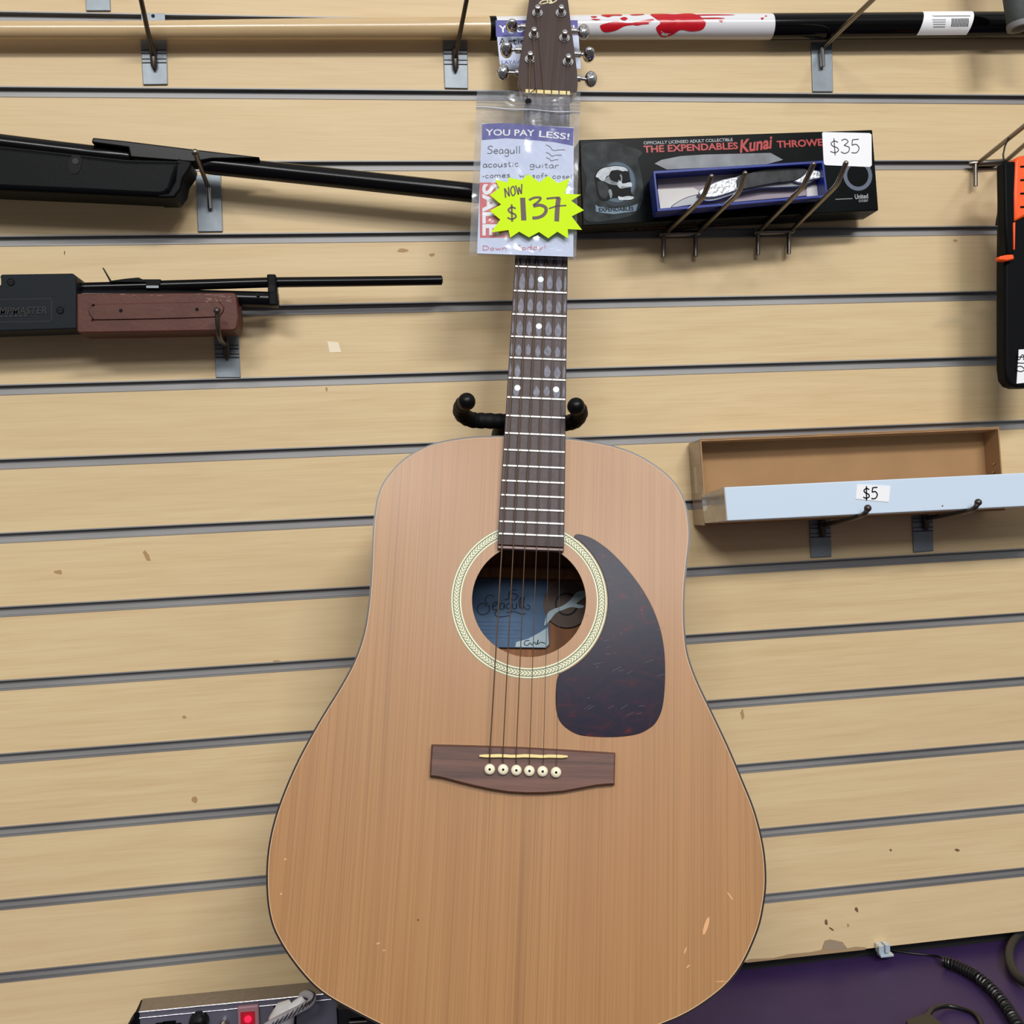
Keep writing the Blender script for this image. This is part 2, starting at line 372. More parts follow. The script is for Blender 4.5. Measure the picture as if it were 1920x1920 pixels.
# aluminium slat insert: slightly smeared, brushed lengthways
def aluminium():
    m = mat('aluminium_insert', (172, 172, 172), .3, .85); nt = m.node_tree; b = nt.nodes['Principled BSDF']; L = nt.links
    tc = nt.nodes.new('ShaderNodeTexCoord'); mp = nt.nodes.new('ShaderNodeMapping'); mp.inputs['Scale'].default_value = (3.0, 1, 30)
    n = nt.nodes.new('ShaderNodeTexNoise'); n.inputs['Scale'].default_value = 1; n.inputs['Detail'].default_value = 4
    r = nt.nodes.new('ShaderNodeValToRGB'); e = r.color_ramp.elements; e[0].position = .3; e[0].color = s2l((136, 134, 134)); e[1].position = .7; e[1].color = s2l((168, 168, 167))
    q = nt.nodes.new('ShaderNodeMapRange'); q.inputs[3].default_value = .52; q.inputs[4].default_value = .74
    L.new(tc.outputs['Object'], mp.inputs[0]); L.new(mp.outputs[0], n.inputs['Vector']); L.new(n.outputs['Fac'], r.inputs['Fac']); L.new(r.outputs['Color'], b.inputs['Base Color'])
    L.new(n.outputs['Fac'], q.inputs[0]); L.new(q.outputs[0], b.inputs['Roughness'])
    return m
M_alu = aluminium()
def film():
    m = bpy.data.materials.new('clear_plastic_film'); m.use_nodes = True; nt = m.node_tree; L = nt.links
    for n in list(nt.nodes): nt.nodes.remove(n)
    o = nt.nodes.new('ShaderNodeOutputMaterial'); t = nt.nodes.new('ShaderNodeBsdfTransparent'); t.inputs[0].default_value = (.93, .94, .96, 1)
    g = nt.nodes.new('ShaderNodeBsdfGlossy'); g.inputs['Roughness'].default_value = .14
    d = nt.nodes.new('ShaderNodeBsdfDiffuse'); d.inputs[0].default_value = (.8, .83, .9, 1)
    tc = nt.nodes.new('ShaderNodeTexCoord'); n = nt.nodes.new('ShaderNodeTexNoise'); n.inputs['Scale'].default_value = 34; n.inputs['Detail'].default_value = 2; n.inputs['Distortion'].default_value = 1.2
    b = nt.nodes.new('ShaderNodeBump'); b.inputs['Strength'].default_value = .5; b.inputs['Distance'].default_value = .003
    m1 = nt.nodes.new('ShaderNodeMixShader'); m1.inputs[0].default_value = .14; m2 = nt.nodes.new('ShaderNodeMixShader'); m2.inputs[0].default_value = .035
    L.new(tc.outputs['Object'], n.inputs['Vector']); L.new(n.outputs['Fac'], b.inputs['Height']); L.new(b.outputs[0], g.inputs['Normal'])
    L.new(t.outputs[0], m1.inputs[1]); L.new(g.outputs[0], m1.inputs[2]); L.new(m1.outputs[0], m2.inputs[1]); L.new(d.outputs[0], m2.inputs[2]); L.new(m2.outputs[0], o.inputs[0])
    return m
M_film = film()

# ------------------------------------------------------------ lettering
GL = {  # stroke glyphs, cap height 1, x-height .55; (advance, [strokes])
 'S': (.62, [[(.55, .88), (.35, 1), (.12, .85), (.15, .65), (.42, .45), (.48, .2), (.28, 0), (.02, .08)]]),
 'e': (.5, [[(.05, .28), (.38, .32), (.32, .52), (.14, .5), (.04, .25), (.16, .02), (.4, .08)]]),
 'a': (.52, [[(.4, .5), (.2, .55), (.04, .3), (.12, .02), (.32, .12), (.4, .5)], [(.4, .5), (.4, .1), (.48, .02)]]),
 'g': (.52, [[(.4, .5), (.2, .55), (.05, .32), (.14, .06), (.32, .14), (.4, .5)], [(.4, .5), (.4, -.2), (.22, -.38), (.04, -.26)]]),
 'u': (.55, [[(.06, .52), (.07, .14), (.2, .0), (.36, .14), (.42, .52)], [(.42, .52), (.43, .02)]]),
 'l': (.26, [[(.12, 1), (.11, .02)]]),
 'c': (.46, [[(.38, .46), (.2, .54), (.04, .28), (.16, .02), (.38, .08)]]),
 'o': (.5, [[(.22, .54), (.05, .3), (.18, .02), (.38, .2), (.34, .48), (.22, .54)]]),
 's': (.42, [[(.34, .48), (.18, .55), (.1, .4), (.28, .24), (.28, .06), (.04, .03)]]),
 't': (.42, [[(.18, .85), (.17, .1), (.34, .04)], [(.02, .56), (.34, .58)]]),
 'i': (.24, [[(.1, .5), (.1, .02)], [(.1, .72), (.12, .76)]]),
 'r': (.42, [[(.07, .54), (.08, .0)], [(.08, .3), (.2, .52), (.36, .5)]]),
 'm': (.78, [[(.06, .52), (.06, .02)], [(.06, .32), (.2, .54), (.32, .38), (.33, .02)], [(.33, .32), (.48, .54), (.62, .38), (.63, .02)]]),
 'n': (.54, [[(.06, .52), (.06, .02)], [(.06, .32), (.22, .54), (.38, .38), (.4, .02)]]),
 'w': (.62, [[(.04, .52), (.15, .02)], [(.15, .02), (.28, .42)], [(.28, .42), (.42, .02)], [(.42, .02), (.54, .52)]]),
 'f': (.4, [[(.36, .92), (.2, .95), (.14, .7), (.14, 0)], [(.02, .5), (.32, .52)]]),
 'd': (.54, [[(.4, .48), (.2, .54), (.05, .28), (.16, .02), (.34, .14), (.4, .45)], [(.42, 1), (.42, .02)]]),
 'y': (.5, [[(.05, .52), (.2, .12)], [(.4, .52), (.2, .0), (.06, -.35)]]),
 '/': (.3, [[(.26, .7), (.04, 0)]]), '!': (.22, [[(.1, .9), (.1, .28)], [(.1, .06), (.11, .02)]]), '-': (.3, [[(.04, .3), (.22, .3)]]), ' ': (.4, []),
 'D': (.7, [[(.1, .95), (.08, .02)], [(.02, .95), (.4, .9), (.6, .5), (.4, .08), (.02, .02)]]),
 'T': (.62, [[(.02, .95), (.56, .98)], [(.3, .95), (.26, 0)]]),
 'A': (.7, [[(.04, 0), (.3, 1)], [(.3, 1), (.56, 0)], [(.12, .38), (.5, .38)]]),
 'N': (.66, [[(.06, 0), (.1, .95)], [(.1, .95), (.48, .05)], [(.48, .05), (.54, 1)]]),
 'O': (.66, [[(.32, .98), (.06, .6), (.2, .04), (.52, .25), (.5, .85), (.32, .98)]]),
 'W': (.8, [[(.04, 1), (.18, .02)], [(.18, .02), (.36, .75)], [(.36, .75), (.52, .02)], [(.52, .02), (.74, 1)]]),
 '$': (.62, [[(.5, .78), (.3, .88), (.1, .72), (.2, .52), (.44, .4), (.5, .2), (.28, .06), (.04, .16)], [(.28, 1.08), (.3, -.12)]]),
 '1': (.34, [[(.14, 1), (.16, 0)]]),
 '3': (.58, [[(.08, .9), (.3, 1), (.46, .82), (.22, .56)], [(.22, .56), (.5, .42), (.46, .12), (.22, 0), (.02, .12)]]),
 '5': (.58, [[(.5, .98), (.14, .95)], [(.14, .95), (.1, .56)], [(.1, .56), (.34, .62), (.5, .36), (.34, .04), (.04, .04)]]),
 '7': (.6, [[(.02, .96), (.5, .98)], [(.5, .98), (.32, .5), (.26, 0)]]),
 '0': (.56, [[(.26, 1), (.06, .6), (.14, .08), (.38, .06), (.48, .55), (.36, .95), (.26, 1)]]),
}
def hand(mb, pl, text, x0, y0, x1, y1, hpx, wpx, mi=0, h=0.0, slant=.0):
    """handwriting from baseline point (x0,y0) to (x1,y1) of the photograph, cap height hpx, pen wpx"""
    a = Vector(pl.px(x0, y0, h)); b = Vector(pl.px(x1, y1, h)); d = b - a; wid = sum(GL[c][0] for c in text)
    sc_ = d.length / math.hypot(x1 - x0, y1 - y0); H = hpx * sc_; sx = d.length / wid; d.normalize(); up = Vector((-d.y, d.x)); cx = 0
    for c in text:
        adv, st = GL[c]
        for s_ in st:
            P = []
            for (u, v) in s_:
                q = a + d * ((cx + u) * sx + v * slant * H) + up * (v * H); P.append((q.x, q.y))
            mb.stroke(pl, P, wpx * sc_, h1=h)
        cx += adv
def printed(mb, pl, text, x0, y0, x1, y1, hpx, h=0.0, bold=0.0, mi=0, shear=0.0):
    cu = bpy.data.curves.new('lettering_source', 'FONT'); cu.body = text; cu.size = 1; cu.offset = bold; cu.shear = shear; cu.fill_mode = 'FRONT'; cu.resolution_u = 3
    o = bpy.data.objects.new('lettering_source', cu); COL.objects.link(o); dg = bpy.context.evaluated_depsgraph_get(); dg.update()
    me = bpy.data.meshes.new_from_object(o.evaluated_get(dg)); vs = [v.co.copy() for v in me.vertices]; fs = [list(p.vertices) for p in me.polygons]
    bpy.data.objects.remove(o); bpy.data.curves.remove(cu); bpy.data.meshes.remove(me)
    if not vs: return
    xa = min(v.x for v in vs); xb = max(v.x for v in vs); cap = .71 if any(c.isupper() or c.isdigit() for c in text) else .7
    a = Vector(pl.px(x0, y0, h)); b = Vector(pl.px(x1, y1, h)); d = b - a; sc_ = d.length / math.hypot(x1 - x0, y1 - y0); H = hpx * sc_ / cap
    sx = d.length / (xb - xa); d.normalize(); up = Vector((-d.y, d.x))
    mb.add([pl.pt(*(a + d * ((v.x - xa) * sx) + up * (v.y * H)), h) for v in vs], fs, mi)
def poly_px(mb, pl, pts, h0, h1, mi=0, sm=False, k=4):
    P = [pl.px(x, y) for x, y in pts]
    if sm: P = catmull(P, k)
    if area2(P) < 0: P = P[::-1]
    mb.prism(pl, P, h0, h1, mi)
    return P

# ------------------------------------------------------------ slatwall
S = 0.0762; GO = 0.0100; XL, XR = -1.0, 1.45
PANEL_BOT = -1.0675
mb = MB(); mb.box(XL, XR, .0115, .0185, PANEL_BOT, 2.4 * S, 1)
for k in range(-3, 14):
    zt = -S * k - GO; zb = -S * (k + 1)
    if k == -3: zt = 2.4 * S
    if k == 13: zb = PANEL_BOT
    mb.box(XL, XR, 0, .0116, zb, zt, 0)
mb.build('wall_back', [M_board, M_mdf], kind='structure', bev=.0004, seg=1, label='maple laminate slatwall panel of horizontal boards')
for n, k in enumerate(range(-2, 14)):
    z = -S * k; t = MB()
    prof = [(-.0007, z + .0004), (-.0007, z - .0009), (.0052, z - .0009), (.0052, z - GO + .0009), (-.0007, z - GO + .0009), (-.0007, z - GO - .0006), (.0001, z - GO - .0006), (.0001, z - GO + .0002), (.0060, z - GO + .0002), (.0110, z - GO + .0012), (.0113, z - .0005), (.0001, z - .0003), (.0001, z + .0004)]
    m_ = len(prof)
    t.add([(XL, a, b) for a, b in prof] + [(XR, a, b) for a, b in prof], [(i, (i + 1) % m_, (i + 1) % m_ + m_, i + m_) for i in range(m_)])
    t.build('trim_%d' % (n + 1), M_alu, kind='structure', smooth=True, auto=35)
# lower wall behind the counter gap
mb = MB(); mb.box(XL, XR, .016, .03, -1.3, PANEL_BOT + .002); mb.build('wall_lower', M_gapblk, kind='structure')
# marks on the boards
PW = Pl((0, 0, 0), (1, 0, 0), (0, 0, 1))
marks = bpy.data.objects['wall_back']
def blot(cx, cy, rx, ry, m, rot=0, n=11, h=.00012, name='scuff_mark'):
    b = MB(); P = []
    for i in range(n):
        a = 2 * math.pi * i / n; q = .72 + .5 * random.random(); x = rx * q * math.cos(a); y = ry * q * math.sin(a)
        P.append((cx + x * math.cos(rot) - y * math.sin(rot), cy + x * math.sin(rot) + y * math.cos(rot)))
    poly_px(b, PW, P, 0.00002, h, sm=True); b.build(name, m, marks)
b = MB(); poly_px(b, PW, [(614, 640), (634, 642), (640, 660), (618, 661)], 0, .0002); b.build('paint_fleck', M_smear, marks)
for a in [(275, 1042, 5, 13, M_stain, -.5), (110, 1073, 8, 4, M_stain), (755, 470, 10, 4, M_stain), (810, 478, 6, 3, M_stain), (1392, 1339, 3.5, 9, M_stain, -.1),
          (1795, 1594, 5, 2.4, M_speck, .3), (1670, 1594, 2.2, 2.2, M_speck), (1606, 1706, 3, 6, M_speck, -.5), (1549, 1729, 3, 5, M_speck, -.3), (1559, 1742, 6, 2, M_speck, .7), (1590, 1735, 2, 3, M_stain),
          (1791, 451, 5, 3, M_stain), (121, 474, 1.2, 4, M_speck), (612, 730, 2, 5, M_stain), (520, 1240, 7, 2.5, M_stain), (365, 1500, 5, 6, M_stain), (640, 1338, 4, 2, M_stain), (345, 1345, 4, 3, M_stain)]:
    blot(*a)
b = MB(); poly_px(b, PW, [(1396, 1803), (1405, 1798), (1450, 1796), (1480, 1789), (1520, 1785), (1540, 1781), (1546, 1764), (1556, 1761), (1580, 1766), (1588, 1778), (1604, 1775), (1624, 1776), (1622, 1780.5), (1400, 1805)], 0, .0003)
b.build('chipped_edge', M_chip, marks)
b = MB(); poly_px(b, PW, [(1546, 1780), (1548, 1766), (1558, 1763), (1578, 1768), (1586, 1779)], .0003, .0005, sm=True); b.build('chipped_core', mat('grey_core', (150, 132, 110), .9), marks)

# fixing screws seen in the grooves
def screw(px, py, label):
    c = at(px, py, .0085); b = MB(); q = Pl(c, (1, 0, 0), (0, 0, 1))
    b.disc(q, 0, 0, 0, .0042, 0, .0022, 20); o = b.build('wall_screw', M_brushed, loc=c, smooth=True, label=label, cat='screw', group='screws in the slat grooves')
    b = MB(); b.disc(q, 0, 0, 0, .0019, .0022, .0025, 10); b.build('screw_recess', M_gapblk, o)
screw(735, 847, 'small screw in the metal groove above the guitar body')
screw(46, 1828, 'small screw in the lowest left metal groove')
screw(1376, 816, 'small screw in the groove behind the open cardboard box top')

# ------------------------------------------------------------ counter
ZC = -1.082
mb = MB(); mb.box(XL, XR, -.62, .014, ZC - .035, ZC); mb.build('display_counter', M_purple, loc=(0, -.3, ZC), bev=.002, label='dark purple counter top running along the foot of the slatwall', cat='counter')
mb = MB(); mb.box(XL, XR, -.58, .01, -2.0, ZC - .036); mb.build('counter_cabinet', M_purple, loc=(0, -.3, -2.0), label='purple cabinet body under the counter top', cat='cabinet')

# ------------------------------------------------------------ hooks
HG = 'faceout hooks on the slatwall'
def plate_hook(label, tl, tr, br, bl, root, tip, ytip, wire, ball=True, rw=.0024, stub=None, mid=None, ribs=True, sleeve=True, fat=None):
    P0 = at(*root, -.002)
    t = thing('slatwall_hook', label, 'hook', P0, HG)
    zt = at(*tl, 0); mb = MB(); q = [at(*p, -.0022) for p in (tl, tr, br, bl)]; mb.hexa(q, [v + Vector((0, .0018, 0)) for v in q])
    # folded tongue that goes into the groove
    pl = mb.build('plate', M_brushed, t, bev=.0006)
    if ribs:
        r = MB()
        for fr in (.26, .34, .46, .54):
            a = q[0].lerp(q[3], fr); b = q[1].lerp(q[2], fr)
            r.tube([a + Vector((.0004, -.0001, 0)), b + Vector((-.0004, -.0001, 0))], .0006 if fr in (.34, .54) else .0005, 8)
        r.build('rib', M_bsteel, pl)
    T = at(*tip, ytip); pts = [P0 + Vector((0, 0, -.0005)), P0 + Vector((0, -.006, .0005))]
    if mid: pts.append(at(*mid[:2], mid[2]))
    pts.append(T); 
    rr = [rw] * len(pts)
    P = catmull([tuple(p) for p in pts], 6, False) if mid else [tuple(p) for p in pts]
    mb = MB(); mb.tube(P, rw, 12); 
    if ball: mb.ball(T, rw * 1.45, 14)
    mb.build('wire_arm', wire, t, smooth=True)
    if sleeve:
        mb = MB(); s_ = P0 + Vector((0, -.0035, 0)); d = (q[3] - q[0]).normalized()
        mb.tube([s_ - d * .0125, s_ - d * .010, s_ - d * .001, s_ + d * .010, s_ + d * .014], [rw * .9, rw * 1.25, rw * 1.5, rw * 1.35, rw * .5], 12)
        mb.build('weld_sleeve', wire, t, smooth=True)
    if stub:
        mb = MB(); a = at(*stub[0], -.008); b = at(*stub[1], -.006); mb.tube([a, b], rw, 12); mb.build('stub', M_chrome, t, smooth=True)
    return t
plate_hook('steel plate hook holding the thin maple end of the pool cue, at far left', (263, 70), (312, 70), (314, 158), (268, 158.5), (289, 108), (262, -12), -.068, M_bsteel, rw=.0024)
plate_hook('steel plate hook under the pool cue just left of the guitar head', (830, 68), (876, 68), (877.7, 166), (834, 165), (853, 112), (878, -16), -.072, M_bsteel, rw=.0024)
plate_hook('steel plate hook under the black butt of the pool cue, with bare bright wire', (1521, 78), (1560, 78), (1562.5, 172), (1524, 172), (1541, 92), (1650, -14), -.13, M_dsteel, rw=.0027, stub=((1541, 90), (1543, 125)), ribs=False, sleeve=False)
plate_hook('steel plate hook below the upper rifle, crossing its barrel', (367, 328), (414, 328), (417.5, 434), (371, 434.5), (391, 352), (366, 286), -.092, M_dsteel, rw=.0024, stub=((391, 352), (393.5, 391)), ribs=False, sleeve=False)
plate_hook('steel plate hook carrying the brown forearm of the lower rifle', (401, 626), (447.5, 626), (451, 708), (404.5, 708), (425, 650), (407, 583), -.080, M_bsteel, rw=.0024, mid=(411, 632, -.067))
plate_hook('left plate hook under the long white box marked $5', (1517, 962), (1557, 962), (1559.5, 1044), (1521, 1046), (1540, 985), (1627, 953), -.118, M_bsteel, rw=.0027, mid=(1612, 968, -.105))
plate_hook('right plate hook under the long white box marked $5', (1710, 950), (1749, 950), (1750.5, 1033), (1713.5, 1036), (1733, 972), (1834, 942), -.118, M_bsteel, rw=.0027, mid=(1816, 958, -.105))
# plate at the very top left and a small clip in the groove
c = at(184, 18); mb = MB(); q = [at(*p, -.002) for p in ((158, -50), (204, -50), (207, 20), (161, 20))]; mb.hexa(q, [v + Vector((0, .0018, 0)) for v in q])
t = thing('slatwall_hook', 'bare steel hook plate cut off by the top left edge', 'hook', c, HG); mb.build('plate', M_brushed, t, bev=.0006)
mb = MB(); mb.tube([at(184, -40, -.002), at(182, -90, -.05)], .0024, 12); mb.build('wire_arm', M_bsteel, t, smooth=True)
c = at(287, 36); mb = MB(); q = [at(*p, -.0015) for p in ((264, 24), (309, 25), (310, 41), (265, 40))]; mb.hexa(q, [v + Vector((0, .0012, 0)) for v in q])
t = thing('groove_clip', 'small silver clip set in the top groove above the pool cue', 'clip', c); mb.build('plate', M_brushed, t, bev=.0004)
mb = MB(); q = Pl(at(287, 30, -.0015), (1, 0, 0), (0, 0, 1)); mb.disc(q, 0, 0, 0, .0019, .0, .0003, 14); mb.build('hole', M_gapblk, t)
mb = MB(); mb.tube([at(263, 41, -.002), at(311, 42.5, -.002)], .0012, 10); mb.build('rolled_edge', M_brushed, t, smooth=True)

def prong_hook(label, bases, tips, tipY, bends, bendY, stubs, barpx, r=.0026):
    """two-prong hook: flat bar in the groove, prongs coming out, stubs pointing down"""
    c = at(*barpx[0], -.006); t = thing('double_prong_hook', label, 'hook', c, 'two-prong display hooks')
    mb = MB(); a = at(*barpx[0], -.008); b = at(*barpx[1], -.008); mb.tube([a, a.lerp(b, .06), a.lerp(b, .94), b], [r * .6, r * 1.35, r * 1.35, r * .6], 12)
    m_ = a.lerp(b, .5); mb.box(m_.x - .012, m_.x + .012, -.008, .0085, m_.z - .0030, m_.z + .0008)
    mb.build('crossbar', M_dsteel, t, smooth=True)
    for i in range(len(bases)):
        P = [at(*bases[i], -.008), at(*bends[i], bendY), at(*tips[i], tipY)]
        d0 = (P[1] - P[0]).normalized(); d1 = (P[2] - P[1]).normalized()
        pts = [P[0], P[1] - d0 * .007, P[1] - d0 * .002 + d1 * .0015, P[1] + d1 * .007, P[2]]
        mb = MB(); mb.tube(pts, r, 12); mb.ball(P[2], r * 1.0, 12); mb.build('prong', M_dsteel, t, smooth=True)
        mb = MB(); mb.tube([at(stubs[i][0], barpx[0][1] + (barpx[1][1] - barpx[0][1]) * i, -.009), at(*stubs[i], -.009)], r * .95, 12); mb.build('stub', M_dsteel, t, smooth=True)
    return t
prong_hook('left two-prong wire hook in front of the blue knife box', [(1249, 436), (1310, 434)], [(1334, 331), (1397, 325)], -.152, [(1318, 371), (1386, 361)], -.132, [(1244, 482), (1304, 481)], ((1236, 439), (1314, 437)))
prong_hook('right two-prong wire hook in front of the blue knife box', [(1425, 432), (1485, 431)], [(1525, 308), (1586, 306)], -.152, [(1506, 350), (1570, 346)], -.132, [(1421, 478), (1479, 476)], ((1414, 436), (1490, 433)))
prong_hook('two-prong wire hook from which the orange-handled machete hangs', [(1835, 305), (1886, 302)], [(1945, 215), (1990, 212)], -.14, [(1921, 236), (1962, 236)], -.11, [(1829, 349), (1884, 347)], ((1816, 307), (1890, 303)))

# ------------------------------------------------------------ pool cue
YC = -.0190
cue_a = at(-160, 58, YC); cue_b = at(2010, 45, YC)
t = thing('pool_cue', 'pool cue with maple shaft, red-splattered white grip and black butt across the top hooks', 'pool cue', cue_a.lerp(cue_b, .5))
def cp(x):  # centre line and radius at photo x
    y0 = 57.2 if x < 300 else 0
    kn = [(-160, 58.5, 15.5), (0, 57, 16.2), (280, 57, 16.8), (640, 54.3, 19.2), (920, 53.2, 20.4), (1280, 50, 22.6), (1450, 50, 22.9), (1900, 46.5, 22.9), (2010, 46, 23)]
    for (xa, ya, ra), (xb, yb, rb) in zip(kn, kn[1:]):
        if xa <= x <= xb:
            f = (x - xa) / (xb - xa); y = ya + (yb - ya) * f; r = ra + (rb - ra) * f; c = at(x, y, YC); return c, (at(x, y + r, YC) - c).length
def cseg(name, xs, m, extra=0, label=None):
    mb = MB(); C = [cp(x) for x in xs]; mb.tube([c for c, r in C], [r + extra for c, r in C], 32); return mb.build(name, m, t, smooth=True, auto=60, label=label)
cseg('shaft', [-160, 0, 150, 280, 460, 640, 780, 918], M_cuem)
cseg('collar', [918, 930], M_black, .0004)
wg = cseg('forearm', [930, 1000, 1080, 1200, 1280, 1360, 1445], M_cuew)
cseg('butt', [1445, 1446, 1560, 1700, 1850, 2010], M_gloss, .0003)
# red splatters follow the cylinder
def splat(name, pts, m, par, x_c):
    """polygon in (photo x, around) wrapped on the cue"""
    mb = MB(); vs = []; 
    P = catmull(pts, 4)
    for x, yy in P:
        c, r = cp(x); f = max(-.97, min(.97, yy)); rr = r + .00025
        vs.append(c + Vector((0, -math.sqrt(1 - f * f), f)) * rr)
    cx = sum(p[0] for p in P) / len(P); cy = sum(p[1] for p in P) / len(P)
    # concentric rings so that the patch follows the curve
    rings = [1, .75, .5, .25]; n = len(P); V = []
    for q in rings:
        for x, yy in P:
            X = cx + (x - cx) * q; f = max(-.97, min(.97, cy + (yy - cy) * q)); c, r = cp(X); rr = r + .00025
            V.append(c + Vector((0, -math.sqrt(1 - f * f), f)) * rr)
    c, r = cp(cx); V.append(c + Vector((0, -math.sqrt(1 - cy * cy), cy)) * (r + .00025))
    fs = []
    for a in range(3):
        for i in range(n): j = (i + 1) % n; fs.append((a * n + i, a * n + j, (a + 1) * n + j, (a + 1) * n + i))
    for i in range(n): fs.append((3 * n + i, 3 * n + (i + 1) % n, 4 * n))
    mb.add(V, fs); mb.build(name, m, par, smooth=True)
def yf(px, py): c, r = cp(px); y = 0; return None
for pts in [[(1216, .75), (1240, .8), (1262, .7), (1290, .82), (1306, .45), (1312, .1), (1316, -.2), (1310, -.6), (1290, -.7), (1270, -.62), (1255, -.9), (1236, -.95), (1224, -.5), (1232, -.1), (1222, .3)],
            [(1300, .62), (1330, .66), (1366, .62), (1368, .55), (1330, .52), (1304, .5)], [(1306, .28), (1340, .3), (1352, .22), (1335, .18), (1308, .18)],
            [(1124, .7), (1136, .92), (1160, .85), (1162, .62), (1146, .6), (1136, .45)], [(1120, -.3), (1132, -.1), (1150, .05), (1170, -.1), (1200, -.05), (1210, -.2), (1170, -.3), (1150, -.62), (1128, -.7)],
            [(1104, .55), (1112, .6), (1116, .5), (1110, .4)], [(1158, .3), (1166, .45), (1172, .3), (1165, .1)], [(1178, .75), (1200, .85), (1204, .7), (1186, .6)], [(1340, .05), (1347, .1), (1346, -.1)], [(1418, .25), (1424, .3), (1421, .1)], [(1426, .45), (1430, .5), (1430, .38)],
            [(1104, .28), (1112, .3), (1122, .22), (1112, .16)], [(1180, -.1), (1215, .2), (1218, .05), (1190, -.3)]]:
    splat('red_splatter', pts, M_blood, wg, 0)
def wrap_rect(name, x0, x1, f0, f1, m, par, lift=.0003, skew=0):
    mb = MB(); V = []; nx, ny = 6, 10
    for j in range(ny + 1):
        f = f0 + (f1 - f0) * j / ny
        for i in range(nx + 1):
            x = x0 + (x1 - x0) * i / nx + skew * (1 - (f - f1) / (f0 - f1)) * 0 + skew * (f - f0); c, r = cp(x)
            V.append(c + Vector((0, -math.sqrt(max(0, 1 - f * f)), f)) * (r + .0003 + lift))
    mb.add(V, [(j * (nx + 1) + i, j * (nx + 1) + i + 1, (j + 1) * (nx + 1) + i + 1, (j + 1) * (nx + 1) + i) for j in range(ny) for i in range(nx)])
    return mb.build(name, m, par, smooth=True)
lb = wrap_rect('price_label', 1713, 1806, -.93, .88, M_label, t, skew=6)
for i, f in enumerate((.3, .24)):
    wrap_rect('fine_print', 1735 + i * 3, 1806, f, f + .035, M_kgrey, lb, .0005)
for i in range(4): wrap_rect('fine_print', 1735 + i, 1760, -.05 - i * .16, .02 - i * .16, M_kgrey, lb, .0005)
for i in range(12): wrap_rect('barcode', 1771 + i * 2.7, 1772.5 + i * 2.7, -.5, .08, M_kblack, lb, .0005)

# hanging grip in the top right corner
t = thing('rubber_grip', 'grey rubber handle end poking in at the top right corner', 'handle', at(1908, 20, -.07))
mb = MB(); P = [at(1893, -120, -.07), at(1903, -20, -.07), at(1908, 20, -.07), at(1911, 44, -.07), at(1912, 54, -.07), at(1912, 58, -.07)]
mb.tube(P, [.014, .0135, .013, .0125, .0095, .003], 24); g_ = mb.build('grip', mat('grey_rubber', (62, 66, 66), .7, bump=.5, bscale=200), t, smooth=True)
mb = MB(); mb.tube([at(1903, 34, -.07), at(1912, 48, -.07)], .0, 6) if 0 else mb.tube([P[3], P[3].lerp(P[4], .5), P[4]], [.0131, .0134, .0128], 24); mb.build('end_band', mat('light_grey_rubber', (112, 112, 114), .6), t, smooth=True)
mb = MB(); mb.tube([at(1893, -120, -.07), at(1893, -160, -.004)], .006, 10); mb.build('peg', M_bsteel, t, smooth=True)

# ------------------------------------------------------------ upper rifle (black)
t = thing('air_rifle', 'all-black air rifle with synthetic stock and long barrel ending behind the guitar neck', 'air rifle', at(300, 330, -.03))
PR = Pl(at(0, 300, -.042), (1, 0, 0), (0, 0, 1))
def slab(name, pts, h0, h1, m, par, bev=.003, sm=False, k=4, smooth=True, label=None):
    mb = MB(); P = [PR_.px(x, y) for x, y in pts]
    if sm: P = catmull(P, k)
    if area2(P) < 0: P = P[::-1]
    mb.prism(PR_, P, h0, h1); return mb.build(name, m, par, bev=bev, smooth=smooth, label=label, seg=3)
PR_ = PR
fs_ = slab('stock', [(-160, 262), (0, 283), (130, 297), (245, 310), (345, 313), (343, 325), (330, 368), (318, 378), (306, 380), (160, 373), (0, 366), (-160, 356)], -.020, .020, M_black, t, bev=.010)
slab('stock_tip', [(338, 308), (366, 314), (362, 328), (350, 345), (346, 365), (334, 381), (300, 381), (304, 374), (322, 372), (334, 350)], -.018, .019, M_black, t, bev=.003)
ml = MB(); P = [PR.px(x, y) for x, y in ((-160, 268), (0, 286.5), (130, 301), (245, 313.5), (343, 316))]; ml.stroke(PR, P, .0008, h1=.0204, smooth=False); ml.build('seam', M_kblack, fs_)
mb = MB(); P = [PR.px(x, y) for x, y in ((140, 318), (146, 305), (155, 303), (163, 308), (163, 322), (158, 335), (148, 338), (141, 332))]; P = catmull(P, 4)
mb.prism(PR, P[::-1] if area2(P) < 0 else P, .0195, .0206); so = mb.build('screw_socket', M_kblack, t)
mb = MB(); a = PR.px(153, 315); mb.disc(PR, a[0], a[1], 0, .003, .0206, .0212, 14); mb.build('screw_head', M_bsoft, so)
def bar(name, pts, rpx, m, seg=24, Y=-.042, par=None):
    mb = MB(); P = [at(x, y, Y) for x, y in pts]; rs = rpx if isinstance(rpx, list) else [rpx] * len(pts)
    R = [(at(x, y + r, Y) - at(x, y, Y)).length for (x, y), r in zip(pts, rs)]
    mb.tube(P, R, seg); return mb.build(name, m, par, smooth=True, auto=50)
bar('receiver_tube', [(-160, 251), (0, 269), (120, 283), (246, 297), (249, 297.3)], [17.5, 17.5, 16.5, 15.8, 13.5], M_gun, par=t)
slab('breech_block', [(180, 266), (240, 272), (362, 287), (490, 302), (470, 305), (400, 306), (366, 312), (250, 303), (246, 285), (178, 276)], -.011, .013, M_bsoft, t, bev=.003)
bar('barrel', [(378, 307), (392, 309), (640, 335), (900, 363), (960, 369.5)], [16.5, 17.5, 17.8, 18, 18], M_gun, par=t)
